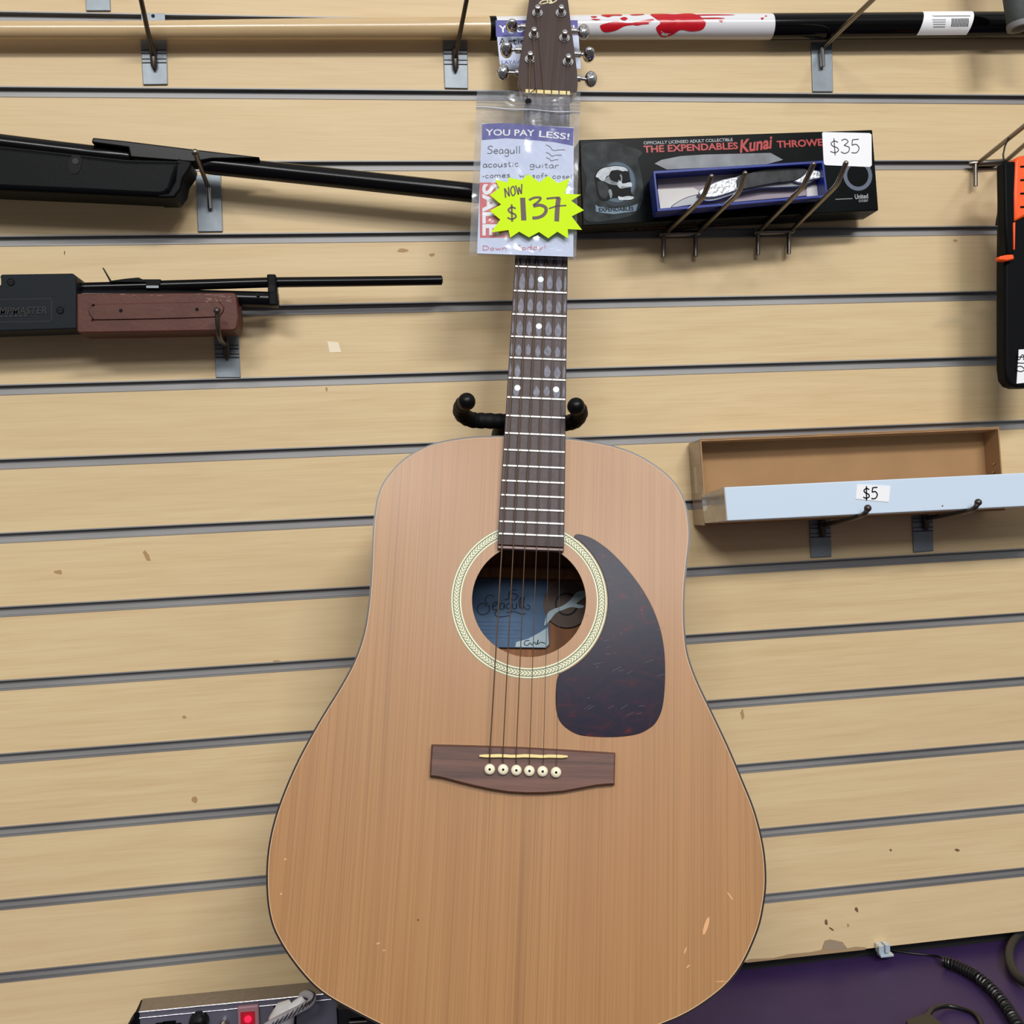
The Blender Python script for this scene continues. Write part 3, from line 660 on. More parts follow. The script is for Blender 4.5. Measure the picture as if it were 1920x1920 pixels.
mb = MB(); a = at(960, 369.5, -.042); mb.tube([a + Vector((-.001, 0, 0)), a + Vector((.012, 0, -.0012))], .0085, 20); mb.build('muzzle', M_gloss, t, smooth=True)

# ------------------------------------------------------------ lower rifle
t = thing('pump_rifle', 'pump air rifle with dark receiver, brown forearm and thin barrel, the lower of two rifles', 'air rifle', at(200, 590, -.03))
YR = -.040; PR_ = PR2 = Pl(at(0, 570, YR), (1, 0, 0), (0, 0, 1))
rc = slab('receiver', [(-150, 545), (-10, 545), (0, 541.5), (13.5, 542), (13.5, 531), (12, 524), (16, 521.5), (146, 519.5), (152, 525), (153.5, 560), (155, 622), (-150, 632)], -.018, .018, M_polymer, t, bev=.0015)
mb = MB(); mb.hexa([PR2.pt(*PR2.px(*p), .017) for p in ((-150, 623), (150, 613), (152, 624), (-150, 634))], [PR2.pt(*PR2.px(*p), -.017) for p in ((-150, 623), (150, 613), (152, 624), (-150, 634))]); 
for x, y in ((32.5, 536), (123.5, 588)):
    mb = MB(); a = PR2.px(x, y); mb.disc(PR2, a[0], a[1], 0, .0036, .018, .0186, 20); mb.disc(PR2, a[0], a[1], 0, .0026, .0186, .0188, 16, 1)
    mb.stroke(PR2, [(a[0] - .0022, a[1]), (a[0] + .0022, a[1])], .0007, h1=.01895, mi=2); mb.build('screw', [M_gloss, M_bsoft, M_kblack], rc)
b = MB()
fr = [(-120, 571), (104, 566.5), (107.5, 569), (108, 603), (105, 608), (-120, 612)]
P = [PR2.px(x, y) for x, y in fr]; 
for i in range(len(P) - 1): b.stroke(PR2, [P[i], P[i + 1]], .0007, h1=.0182, smooth=False)
printed(b, PR2, 'PUMPMASTER', -24, 590.5, 88, 588, 14.5, h=.0188, bold=.01, shear=.2)
[b.stroke(PR2, [PR2.px(x, 599.5 - x * .03), PR2.px(x + 6, 599.3 - x * .03)], .0018, h1=.0186, smooth=False) for x in range(-24, 66, 9)]
b.build('moulded_lettering', M_polymer_line, rc)
# two-step edge line
bar('barrel', [(150, 540), (300, 536), (505, 529.5), (640, 528), (828, 525.5)], [10, 10, 9.6, 9.4, 9], M_gun, Y=YR, par=t)
bar('pump_tube', [(150, 556), (300, 556), (450, 560), (521, 562), (523, 562)], [15, 14, 14.5, 14.8, 12], M_gun, Y=YR, par=t)
fa = slab('forearm', [(155, 558), (443, 556), (448, 560), (452.5, 600), (450, 621), (444, 626), (160, 631), (155, 627)], -.017, .021, M_brownp, t, bev=.004)
mb = MB(); P = [PR2.px(x, y) for x, y in ((176, 590), (186, 580), (200, 577), (400, 573), (420, 576), (427, 586), (420, 598), (400, 603), (200, 608), (184, 604))]; P = catmull(P, 4)
if area2(P) < 0: P = P[::-1]
mb.prism(PR2, P, .0205, .0226, inset=.0012); mb.build('grip_panel', M_brownp, fa, smooth=True)
for x, y in ((237, 590), (376.5, 587.5)):
    mb = MB(); a = PR2.px(x, y); mb.disc(PR2, a[0], a[1], 0, .0018, .0215, .0229, 12); mb.build('pin_hole', M_kblack, fa)
mb = MB()
for i in range(16):
    x = 385 + random.random() * 48; y = 560 + random.random() * 14; a = PR2.px(x, y); l = .002 + .005 * random.random(); an = random.uniform(-.8, .4)
    mb.stroke(PR2, [(a[0], a[1]), (a[0] + l * math.cos(an), a[1] + l * math.sin(an))], .0004, h1=.0213)
for i in range(14):
    x = 172 + random.random() * 260; y = 559 + random.random() * 6; a = PR2.px(x, y); mb.stroke(PR2, [(a[0], a[1]), (a[0] + .006 * random.random(), a[1] + .0003)], .0003, h1=.0213)
mb.build('scuffs', M_scuff, fa, kind='stuff')
mb = MB(); mb.prism(PR2, [PR2.px(*p) for p in ((502, 518), (519, 518), (521, 548), (523, 576), (506, 576), (504, 548))][::-1], -.008, .011); rb = mb.build('barrel_band', M_black, t, bev=.0015)
mb = MB(); a = PR2.px(511, 545); mb.disc(PR2, a[0], a[1], 0, .0035, .011, .0118, 18); mb.stroke(PR2, [(a[0] - .002, a[1] - .0015), (a[0] + .002, a[1] + .0015)], .0007, h1=.0119, mi=1); mb.build('band_screw', [M_gun, M_kblack], rb)
mb = MB(); a = PR2.px(485, 556); mb.disc(PR2, a[0], a[1], 0, .0018, .0095, .0102, 12); mb.build('pin_hole', M_kblack, t)
mb = MB(); mb.prism(PR2, [PR2.px(*p) for p in ((208, 529), (236, 525), (262, 522.5), (270, 526), (304, 526), (304, 530), (300, 542), (277, 542), (276, 532), (208, 531.5))][::-1], -.005, .0065); mb.build('rear_sight', M_gun, t, bev=.0005)
mb = MB(); mb.prism(PR2, [PR2.px(*p) for p in ((193, 503), (195, 503), (210, 528), (207, 529))][::-1], -.003, .003); mb.build('sight_leaf', M_gun, t)
mb = MB(); mb.prism(PR2, [PR2.px(*p) for p in ((277, 538), (300, 538), (300, 542.5), (277, 542.5))][::-1], .004, .0068); mb.build('sight_clip', M_brushed, t)
mb = MB(); mb.tube([at(828, 525.5, YR), at(830, 525.5, YR)], [.0048, .0030], 20); mb.build('muzzle', M_gloss, t, smooth=True)

# ------------------------------------------------------------ long black collectible box
YB = -.046
c4 = [at(*p, YB) for p in ((1086, 262), (1636, 243), (1647.5, 394.5), (1092, 424))]
t = thing('collectible_box', 'long black printed cardboard box with skull picture and red title, behind the small blue box', 'box', c4[3] + Vector((0, .017, 0)))
TH = .036
mb = MB(); back = [v + Vector((0, TH, 0)) for v in c4]; back[2] = at(1619, 412, YB + TH); back[3] = at(1068, 440, YB + TH); back[0] = c4[0] + Vector((-.002, TH, -.0015)); back[1] = c4[1] + Vector((0, TH, -.001))
mb.hexa(c4, back); bx = mb.build('carton', M_boxk, t, bev=.0012)
PK = plane3(c4[3], c4[2], c4[0])
# art
art = MB(); h = .0003
poly_px(art, PK, [(1090, 275), (1110, 268), (1150, 266), (1180, 275), (1204, 285), (1196, 300), (1203, 330), (1206, 370), (1190, 400), (1150, 412), (1100, 414), (1094, 380), (1100, 340), (1092, 310)], 0, h, 0, True)
art.build('smoke_print', M_boxs, bx)
Z5 = lambda P: [(1060 + x * .3229, 220 + y * .3229) for x, y in P]
art = MB(); art.prism(PK, [PK.px(1060 + .3229 * (296 + 118 * math.cos(a)), 220 + .3229 * (385 + 132 * math.sin(a))) for a in [-i * math.pi / 20 for i in range(40)]], 0, .0004, 0)
art.prism(PK, [PK.px(1060 + .3229 * (300 + 104 * math.cos(a)), 220 + .3229 * (378 + 116 * math.sin(a))) for a in [-i * math.pi / 20 for i in range(40)]], 0, .0005, 1); art.build('halo_print', [mat('halo_dark', (44, 54, 62), .4, spec=.15), mat('halo_pale', (84, 102, 118), .4, spec=.15)], bx)
sk = MB()
def skp(pts, lv, mi, sm=True): poly_px(sk, PK, Z5(pts), .0003, .0005 + .0001 * lv, mi, sm, 3)
skp([(168, 350), (180, 318), (205, 296), (250, 283), (300, 280), (345, 288), (368, 312), (374, 350), (382, 385), (380, 430), (396, 466), (380, 482), (330, 484), (300, 470), (262, 474), (236, 488), (200, 478), (182, 440), (178, 400)], 1, 1)
skp([(176, 345), (190, 316), (215, 298), (255, 288), (300, 284), (345, 292), (362, 312), (340, 316), (300, 306), (268, 316), (252, 338), (236, 346), (226, 372), (204, 366), (190, 352)], 2, 0)
skp([(226, 372), (240, 350), (256, 344), (262, 362), (300, 378), (312, 350), (320, 330), (330, 350), (326, 384), (320, 400), (300, 396), (270, 392), (246, 384)], 2, 2)
skp([(300, 390), (318, 372), (334, 386), (380, 378), (384, 404), (350, 410), (318, 414)], 3, 0)
skp([(254, 344), (262, 316), (284, 308), (304, 318), (306, 346), (292, 368), (268, 368)], 3, 1)
skp([(328, 322), (344, 312), (360, 318), (372, 348), (372, 372), (348, 376), (334, 356)], 3, 1)
skp([(310, 350), (316, 342), (322, 356), (318, 368), (310, 364)], 4, 1)
skp([(184, 380), (204, 374), (230, 384), (248, 404), (250, 440), (238, 470), (214, 470), (196, 446)], 3, 3)
skp([(250, 424), (264, 420), (272, 452), (262, 472), (254, 450)], 4, 2)
skp([(306, 460), (330, 464), (362, 458), (396, 464), (384, 478), (340, 482), (312, 480)], 4, 0)
for i in range(7): skp([(322 + i * 8.4, 402), (325 + i * 8.4, 402), (325 + i * 8.4, 416), (322 + i * 8.4, 416)], 5, 1, False)
sk.build('skull_print', [mat('bone_print', (186, 194, 200), .4, spec=.2, var=.25, vscale=160), M_kblack, mat('bone_grey_print', (120, 128, 134), .4, spec=.2, var=.4, vscale=200), mat('bone_dark_print', (38, 42, 46), .4, spec=.15, var=.6, vscale=200)], bx)
bn = MB(); poly_px(bn, PK, [(1116, 384), (1122, 388), (1150, 391), (1180, 388), (1196, 382), (1192, 396), (1180, 398), (1150, 402), (1124, 399), (1117, 397)], .0004, .0008)
printed(bn, PK, 'EXPENDABLES', 1123, 397, 1188, 394.5, 7, h=.001, mi=1, bold=.02); bn.build('banner_print', [mat('steel_blue_print', (96, 120, 140), .5), M_kblack], bx)
tx = MB(); printed(tx, PK, 'OFFICIALLY LICENSED ADULT COLLECTIBLE', 1207, 271, 1374, 264.5, 5.5, h=.0005, bold=.012); tx.build('caption_print', mat('caption_grey', (176, 180, 182), .5), bx)
tx = MB(); printed(tx, PK, 'THE EXPENDABLES', 1207, 286, 1384, 279, 12, h=.0005, bold=.03); printed(tx, PK, 'Kunai', 1387, 286, 1451, 277, 22, h=.0006, bold=.03, shear=.3); printed(tx, PK, 'THROWER', 1457, 277, 1556, 272, 12, h=.0005, bold=.03)
tx.build('title_print', M_kred, bx)
bl = MB(); poly_px(bl, PK, [(1227, 307), (1240, 300), (1275, 293), (1320, 290), (1445, 287), (1468, 300), (1430, 310), (1250, 318)], 0, .0005); bl.build('blade_print', M_blade, bx)
rg = MB(); a = PK.px(1608, 329); e = PK.px(1635, 329); R_ = e[0] - a[0]; rg.disc(PK, a[0], a[1], R_ * .74, R_, 0, .0005, 40); rg.build('ring_print', M_kring, bx)
fp = MB(); fp.stroke(PK, [PK.px(1566, 374), PK.px(1598, 372.5)], .0007, h1=.0005, smooth=False); printed(fp, PK, 'United', 1603, 373, 1628, 371.5, 8, h=.0005, bold=.03); printed(fp, PK, 'CUTLERY', 1610, 379, 1628, 378, 4, h=.0005, bold=.02); fp.build('maker_print', M_kgrey, bx)
# title on the underside
PKB = plane3(c4[3], c4[2], back[3])
ub = MB()
Pu = Pl(c4[3] + Vector((0, 0, 0)), c4[2] - c4[3], c4[3] - back[3])
for nm, x0, x1 in (('THE EXPENDABLES', 1150, 1330), ('Kunai', 1340, 1430), ('THROWER', 1440, 1600)):
    yb = lambda x: 436 - (x - 1100) * .052
    printed(ub, Pu, nm, x0, yb(x0) + .0, x1, yb(x1), 9, h=.0003, bold=.02)
ub.build('underside_print', M_korange, bx)

# $35 sticker
ps = [(1541, 250), (1543, 248), (1630, 250), (1633.5, 253), (1634, 310), (1631, 313.5), (1547, 310), (1544, 307)]
t = thing('price_sticker', 'white square sticker reading $35 on the black box', 'price sticker', PK.pt(*PK.px(1588, 281), .0004), 'white price stickers')
mb = MB(); poly_px(mb, PK, ps, .0002, .0008); o = mb.build('label', M_label, t)
ik = MB(); hand(ik, PK, '$35', 1556, 288, 1614, 287, 25, 1.6, h=.0010); ik.build('handwriting', M_inkd, o)

# ------------------------------------------------------------ small blue box with knife
YB2 = -.086
f4 = [at(*p, YB2) for p in ((1224.7, 320.5), (1544.5, 301), (1553, 369.5), (1233, 396.5))]
bk = [at(*p, -.0475) for p in ((1218, 336), (1524, 312), (1532, 376), (1224.5, 409))]
t = thing('knife_box', 'shallow royal blue box holding a knife with a marbled handle, resting on the prong hooks', 'box', f4[3] + Vector((0, .02, 0)))
mb = MB(); ins = .0022
def lerp4(f, u, v): return f[0].lerp(f[1], u).lerp(f[3].lerp(f[2], u), v)
fi = [lerp4(f4, .012, .07), lerp4(f4, .988, .07), lerp4(f4, .988, .93), lerp4(f4, .012, .93)]
bi = [v + Vector((0, .026, 0)) for v in fi]
vs = f4 + bk + fi + bi
mb.add(vs, [(4, 5, 6, 7), (0, 1, 5, 4), (1, 2, 6, 5), (2, 3, 7, 6), (3, 0, 4, 7), (0, 8, 9, 1), (1, 9, 10, 2), (2, 10, 11, 3), (3, 11, 8, 0), (8, 12, 13, 9), (9, 13, 14, 10), (10, 14, 15, 11), (11, 15, 12, 8), (12, 15, 14, 13)])
cb = mb.build('carton', M_bluebox, t, bev=.0004)
PT = plane3(f4[3], f4[2], f4[0]); dp = -.019
def pxh(pts, pl, hh): return [pl.px(x, y, hh) for x, y in pts]
mb = MB(); P = pxh([(1231, 327), (1532, 311), (1541, 364), (1238, 391)], PT, dp)[::-1]; mb.prism(PT, P, dp - .003, dp); tr = mb.build('inner_tray', M_tray, t)
mb = MB(); P = pxh([(1233, 355), (1300, 352), (1320, 362), (1320, 378), (1300, 386), (1238, 391)], PT, dp + .001)[::-1]; mb.prism(PT, P, dp, dp + .001); mb.build('tray_insert', M_trayl, t)
mb = MB(); P = pxh([(1512, 348), (1538, 346), (1540, 367), (1513, 369)], PT, dp + .001)[::-1]; mb.prism(PT, P, dp, dp + .001); mb.build('tray_insert', M_trayl, t)
# knife: a thing of its own
PKn = PT.shift(dp + .002)
kc = PKn.pt(*PKn.px(1400, 350))
t2 = thing('folding_knife', 'folding knife with curved black marbled handle and steel bolsters lying in the blue box', 'knife', kc)
def kn(name, pts, h0, h1, m, sm=True, bev=.001, lab=None):
    mb = MB(); P = [PKn.px(x, y) for x, y in pts]
    if sm: P = catmull(P, 4)
    if area2(P) < 0: P = P[::-1]
    mb.prism(PKn, P, h0, h1); return mb.build(name, m, t2, bev=bev, smooth=True, label=lab)
M_engr = mat('engraved_bolster', (196, 200, 204), .3, .6, var=.55, vscale=220, bump=.8, bscale=300)
M_marb = mat('black_marbled_handle', (34, 36, 40), .25, var=.9, vscale=110, coat=.5)
kn('liner', [(1310, 372), (1330, 350), (1370, 335), (1420, 322), (1470, 319), (1530, 325), (1531, 337), (1500, 352), (1460, 355), (1420, 357), (1380, 366), (1340, 379), (1318, 380)], 0, .006, M_steel)
kn('handle_scale', [(1376, 340), (1400, 329), (1440, 321), (1480, 320), (1506, 323), (1498, 336), (1480, 345), (1440, 350), (1400, 358), (1378, 360)], .006, .0105, M_marb)
kn('bolster', [(1306, 362), (1330, 349), (1352, 341), (1378, 338), (1380, 358), (1355, 369), (1330, 375), (1310, 373)], .006, .0098, M_engr)
kn('end_bolster', [(1478, 342), (1498, 330), (1508, 324), (1530, 326), (1533, 338), (1515, 342), (1498, 349)], .006, .0098, M_engr)
kn('blade', [(1256, 391), (1270, 379), (1290, 370), (1312, 366), (1322, 376), (1308, 384), (1280, 389)], .001, .004, M_steel)

# ------------------------------------------------------------ brown box and white $5 box
YO = -.040
t = thing('cardboard_tray', 'shallow open brown cardboard box standing behind the long white box', 'box', at(1590, 985, -.02))
o4 = [at(*p, YO) for p in ((1312.5, 825), (1873, 802), (1884.5, 957), (1323, 985))]
b4 = [at(*p, -.004) for p in ((1293, 831), (1841, 810), (1853, 958), (1303, 984))]
def inset4(q, du, dv): return [lerp4(q, du, dv), lerp4(q, 1 - du, dv), lerp4(q, 1 - du, 1 - dv), lerp4(q, du, 1 - dv)]
i4 = inset4(o4, .004, .016); ib = [v + Vector((0, .0025, 0)) for v in inset4([v + Vector((0, -.002, 0)) for v in b4], .004, .016)]
ib = [Vector((v.x, -.008, v.z)) for v in ib]
mb = MB(); vs = o4 + b4 + i4 + ib
mb.add(vs, [(4, 5, 6, 7), (0, 1, 5, 4), (1, 2, 6, 5), (2, 3, 7, 6), (3, 0, 4, 7), (0, 8, 9, 1), (1, 9, 10, 2), (2, 10, 11, 3), (3, 11, 8, 0), (8, 12, 13, 9), (9, 13, 14, 10), (10, 14, 15, 11), (11, 15, 12, 8), (12, 15, 14, 13)])
ct = mb.build('carton', M_card, t)
mb = MB(); q = [b4[0], o4[0], o4[3], b4[3]]; mb.hexa([v + Vector((-.0012, 0, 0)) for v in q], [v + Vector((-.0002, 0, 0)) for v in q]); mb.build('taped_end', M_tape, t)
mb = MB(); q = [lerp4([b4[0], o4[0], o4[3], b4[3]], u, v) + Vector((-.0014, 0, 0)) for u, v in ((.35, .3), (.6, .3), (.6, .62), (.35, .62))]; mb.hexa(q, [v + Vector((.0003, 0, 0)) for v in q]); mb.build('tape_tear', mat('torn_tape', (190, 176, 150), .4), t)
mb = MB()
RI = [i4[1], ib[1], ib[2], i4[2]]
for u, v in ((.35, .42), (.42, .52)):
    p = lerp4(RI, u, v) + Vector((-.0008, 0, 0)); mb.tube([p + Vector((0, -.002, .001)), p + Vector((0, .002, -.001))], .0009, 8)
mb.build('staple', M_chrome, t, smooth=True)
mb = MB(); a = lerp4(RI, .0, .68); b_ = lerp4(RI, 1, .7); mb.tube([a + Vector((-.0004, 0, 0)), b_ + Vector((-.0004, 0, 0))], .0006, 6); mb.build('fold_line', M_tape, t)
# torn rim
mb = MB(); P = []
for i in range(60):
    u = i / 59; p = o4[0].lerp(o4[1], u) + Vector((0, -.0002, .0002 + .0007 * random.random())); P.append(p)
mb.tube(P, .0007, 6); mb.build('rough_rim', M_card, t, smooth=True)

YW = -.104; YW0 = -.0415
w4 = [at(*p, YW) for p in ((1358.5, 913.5), (2060, 880), (2060, 942), (1364, 976.5))]
wb = [at(1316, 928, YW0), None, None, at(1323, 981, YW0)]
wb[1] = Vector((w4[1].x, YW0, wb[0].z + (w4[1].z - w4[0].z))); wb[2] = Vector((w4[2].x, YW0, wb[3].z + (w4[2].z - w4[3].z)))
t = thing('white_long_box', 'long narrow white cardboard box marked $5, resting on two hooks', 'box', w4[3] + Vector((0, .03, 0)))
mb = MB(); mb.hexa(w4, wb); mb.build('carton', M_wbox, t, bev=.0008)
mb = MB(); q = [wb[0], w4[0], w4[3], wb[3]]; mb.hexa([v + Vector((-.0009, 0, 0)) for v in q], [v + Vector((-.0001, 0, 0)) for v in q]); e_ = mb.build('taped_end', M_tapeg, t)
mb = MB(); q2 = [lerp4(q, u, v) + Vector((-.0011, 0, 0)) for u, v in ((.02, .15), (.3, .1), (.2, .55), (.02, .6))]; mb.hexa(q2, [v + Vector((.0003, 0, 0)) for v in q2]); mb.build('tape_fold', M_clear, e_)
PWb = plane3(w4[3], w4[2], w4[0])
t = thing('price_sticker', 'small white sticker reading $5 on the long white box', 'price sticker', PWb.pt(*PWb.px(1635, 925), .0004), 'white price stickers')
mb = MB(); poly_px(mb, PWb, [(1606, 908.5), (1669, 911.5), (1666, 941.5), (1604, 935.5)], .0001, .0006); o = mb.build('label', M_label, t)
ik = MB(); hand(ik, PWb, '$5', 1617.5, 935.5, 1647, 935.5, 21, 2.2, h=.0008); ik.build('handwriting', M_kblack, o)
mb = MB(); 
blk = Pl(w4[3], (1, 0, 0), (0, 0, 1)); a = PWb.px(1767, 948.5); mb.disc(PWb, a[0], a[1], 0, .0009, 0, .0003, 8); mb.build('speck', M_speck, bpy.data.objects['white_long_box'])

# ------------------------------------------------------------ machete in sheath
YM = -.080; PM = Pl(at(1900, 500, YM), (1, 0, 0), (0, 0, 1)); 
t = thing('machete', 'orange-handled machete in a black sheath hanging at the right edge', 'machete', at(1910, 700, YM))
def mp(name, pts, h0, h1, m, bev=.001, sm=False, par=None):
    mb = MB(); P = [PM.px(x, y, h1) for x, y in pts]
    if sm: P = catmull(P, 5)
    if area2(P) < 0: P = P[::-1]
    mb.prism(PM, P, h0, h1); return mb.build(name, m, par or t, bev=bev, smooth=True)
sh = mp('sheath', [(1886, 420), (1885, 500), (1885, 690), (1888, 712), (1896, 723), (1908, 727), (1930, 727), (1990, 720), (1995, 600), (1992, 380), (1960, 330), (1925, 395), (1902, 402)], -.012, .006, M_sheath, .003)
mp('strap', [(1883, 302), (1905, 302), (1903, 400), (1901, 478), (1888, 478), (1885, 420)], -.006, .009, M_black, .002)
mp('belt_loop', [(1880, 302), (1886, 302), (1884, 420), (1873, 420.5), (1877, 395), (1878, 350)], -.030, -.022, M_black, .001)
mb = MB(); mb.tube([at(1882, 302, YM), at(1881, 290, YM), at(1884, 275, YM), at(1893, 255, YM), at(1905, 245, YM)], .0009, 8); mb.build('cord_loop', M_bsoft, t, smooth=True)
hd = mp('handle', [(1904, 300), (1910, 292), (1940, 288), (1970, 300), (1975, 360), (1950, 395), (1925, 405), (1902, 416), (1901, 360)], -.010, .010, M_orange, .003)
for y in (318, 343, 368, 393):
    mb = MB(); mb.hexa([PM.pt(*PM.px(*p), .0104) for p in ((1902, y - 1.5), (1975, y - 6), (1975, y - 2), (1902, y + 2))], [PM.pt(*PM.px(*p), .009) for p in ((1902, y - 1.5), (1975, y - 6), (1975, y - 2), (1902, y + 2))]); mb.build('grip_groove', M_kblack, hd)
mp('release_tab', [(1873, 486), (1876, 480), (1888, 477.5), (1901, 476.5), (1902.5, 486), (1888, 489), (1876, 488)], .004, .013, M_orange, .0015)
mp('orange_piping', [(1900, 418), (1904, 416), (1903, 468), (1901, 468)], .005, .0105, M_orange, .0003)
t = thing('price_sticker', 'white sticker with a sideways $10 near the tip of the black sheath', 'price sticker', PM.pt(*PM.px(1912, 690), .0065), 'white price stickers')
mb = MB(); P = [PM.px(x, y) for x, y in ((1903, 657), (1945, 655), (1943, 716), (1899, 720.5))][::-1]; mb.prism(PM, P, .0061, .0068); o = mb.build('label', M_label, t)
ik = MB(); hand(ik, PM, '$10', 1907, 662, 1905, 698, 17, 1.7, h=.0070); ik.build('handwriting', M_kblack, o)

# ------------------------------------------------------------ GUITAR
GR = Euler((-.253782928, .0881515653, -.131574104), 'XYZ').to_matrix()
GOff = Vector((.193984, -.088872, -.115041))
GM = Matrix.Translation(GOff) @ GR.to_4x4()
# local frame: x right, y into the wall, z up along the neck, origin on the fretboard surface at the nut
gx = GR @ Vector((1, 0, 0)); gy = GR @ Vector((0, 1, 0)); gz = GR @ Vector((0, 0, 1))
PG = Pl(GOff, gx, gz)                       # N points towards the viewer
G = thing('acoustic_guitar', 'acoustic guitar with orange cedar top and tortoiseshell pickguard, hanging in the middle', 'guitar', M=GM)
G['label'] = 'large acoustic guitar with orange cedar top and dark pickguard, leaning in the middle'
def g(x, y, z): return GM @ Vector((x, y, z))
TOPY = .007; PB = PG.shift(-TOPY)             # body top plane
left = [(943, 817), (920, 817.2), (896, 818), (868, 820.5), (840, 824.8), (808, 833), (779, 846), (755, 862), (735, 882), (718, 905), (708, 930), (703, 955), (699.5, 985), (697.5, 1020), (696, 1060), (693.5, 1100), (689.5, 1140), (683, 1180), (672, 1218), (657, 1253), (632, 1297), (607, 1337), (581, 1382), (552, 1438), (527, 1498), (511, 1548), (502, 1595), (499, 1640), (501, 1690), (509, 1732), (524, 1765), (547, 1801), (580, 1841), (612, 1868), (655, 1893), (707, 1920), (760, 1944), (830, 1966), (900, 1978)]
right = [(970, 1983), (1050, 1976), (1130, 1959), (1200, 1938), (1250, 1919), (1280, 1906), (1313, 1887), (1353, 1857), (1379, 1829), (1400, 1795), (1422, 1743), (1432, 1700), (1437, 1651), (1432.5, 1590), (1416, 1522), (1392, 1461.5), (1364.7, 1397), (1331, 1326), (1310, 1282), (1297, 1249), (1288.5, 1218), (1284.5, 1180), (1283.3, 1140), (1285, 1094), (1289, 1055), (1292.5, 1022), (1293.5, 995), (1289, 956), (1278, 924), (1261, 899.4), (1240, 880), (1212, 861), (1182, 846), (1150, 835.5), (1120, 829), (1090, 824.5), (1064, 821.5), (1004, 818)]
OUT = catmull([PB.px(x, y) for x, y in left + right], 4)
if area2(OUT) < 0: OUT = OUT[::-1]
# sound hole
ha = PB.px(884.7, 1126); hb_ = PB.px(1099, 1128); hc = PB.px(988, 1232)
HX = (ha[0] + hb_[0]) / 2; HR = (hb_[0] - ha[0]) / 2; HZ = hc[1] + HR
def ring(r, n=64): return [(HX + r * math.cos(2 * math.pi * i / n), HZ + r * math.sin(2 * math.pi * i / n)) for i in range(n)]
def holed(outer, hole, pl, h0, h1, name, m, par):
    bm = bmesh.new(); res = []
    for h in (h1, h0):
        vo = [bm.verts.new(pl.pt(x, y, h)) for x, y in outer]; vh = [bm.verts.new(pl.pt(x, y, h)) for x, y in hole]
        es = [bm.edges.new((vo[i], vo[(i + 1) % len(vo)])) for i in range(len(vo))] + [bm.edges.new((vh[i], vh[(i + 1) % len(vh)])) for i in range(len(vh))]
        bmesh.ops.triangle_fill(bm, use_beauty=True, use_dissolve=False, edges=es); res.append((vo, vh))
    for a, b in ((0, 0), (1, 1)):
        A = res[0][a]; B = res[1][b]; n = len(A)
        for i in range(n): bm.faces.new((A[i], A[(i + 1) % n], B[(i + 1) % n], B[i]))
    bm.verts.ensure_lookup_table(); bm.verts.index_update()
    mb = MB(); mb.add([v.co.copy() for v in bm.verts], [[v.index for v in f.verts] for f in bm.faces]); bm.free()
    return mb.build(name, m, par)
inner1 = offset(OUT, -.0016)
soundboard = holed(inner1, ring(HR), PB, -.003, 0.0, 'soundboard', M_cedar, G)
def band(mb, A, B, pl, h0, h1, mi=0):
    n = len(A); V = [pl.pt(x, y, h1) for x, y in A] + [pl.pt(x, y, h1) for x, y in B] + [pl.pt(x, y, h0) for x, y in B] + [pl.pt(x, y, h0) for x, y in A]
    fs = []
    for q in range(4):
        q2 = (q + 1) % 4
        for k in range(n): fs.append((q * n + k, q * n + (k + 1) % n, q2 * n + (k + 1) % n, q2 * n + k))
    mb.add(V, fs, mi)
mb = MB(); band(mb, OUT, inner1, PB, -.006, .0001, 0); band(mb, inner1, offset(OUT, -.0022), PB, -.001, .0001, 1); mb.build('binding', [M_black_edge, mat('pale_purfling', (206, 170, 128), .5)], G)
# sides and back
def depth(b): return .094 + max(0, min(1, (-b - .36) / .52)) * .022
mb = MB(); n = len(OUT); inn = offset(OUT, -.003)
ids = []
for P, hh in ((OUT, None), (inn, None)):
    mb.v += [PB.pt(x, y, -.006) for x, y in P] ; mb.v += [PB.pt(x, y, -depth(y)) for x, y in P]
for k in range(n):
    k2 = (k + 1) % n
    mb.f.append([k, k2, n + k2, n + k]); mb.m.append(0)
    mb.f.append([2 * n + k, 2 * n + k2, 3 * n + k2, 3 * n + k]); mb.m.append(1)
    mb.f.append([k, k2, 2 * n + k2, 2 * n + k]); mb.m.append(0)
mb.build('side', [M_side, M_inner], G, smooth=True, auto=30)
mb = MB(); V = []
for P, dz in ((OUT, 0.0), (OUT, -.004)): V += [PB.pt(x, y, -depth(y) + dz) for x, y in P]
mb.add(V, [list(range(n)), list(range(n, 2 * n))[::-1]] + [(k, (k + 1) % n, n + (k + 1) % n, n + k) for k in range(n)]); bkp = mb.build('back', M_inner, G)
# brace, label and seal inside on the back
zb = -depth(HZ)
Pin = PB.shift(-.0985)
mb = MB(); a = Pin.px(800, 1066); b_ = Pin.px(1180, 1076); mb.prism(Pin, [(a[0], a[1] - .009), (b_[0], b_[1] - .009), (b_[0], b_[1] + .003), (a[0], a[1] + .003)], -.004, .012); mb.build('brace', M_inner, G, bev=.003)
mb = MB(); P = [Pin.px(x, y) for x, y in ((870, 1082), (1022, 1084), (1029, 1090), (1030, 1208), (1024, 1215), (870, 1213))]; mb.prism(Pin, P[::-1], -.0025, .0005); lbl = mb.build('paper_label', M_lblue, G)
tx = MB(); S_ = lambda P: tx.stroke(Pin, [Pin.px(820 + x * .2396, 960 + y * .2396) for x, y in P], .0011, h1=.0008)
S_([(440, 665), (420, 650), (385, 665), (375, 700), (405, 740), (400, 785), (350, 805), (315, 780), (320, 735), (360, 715), (385, 740)])
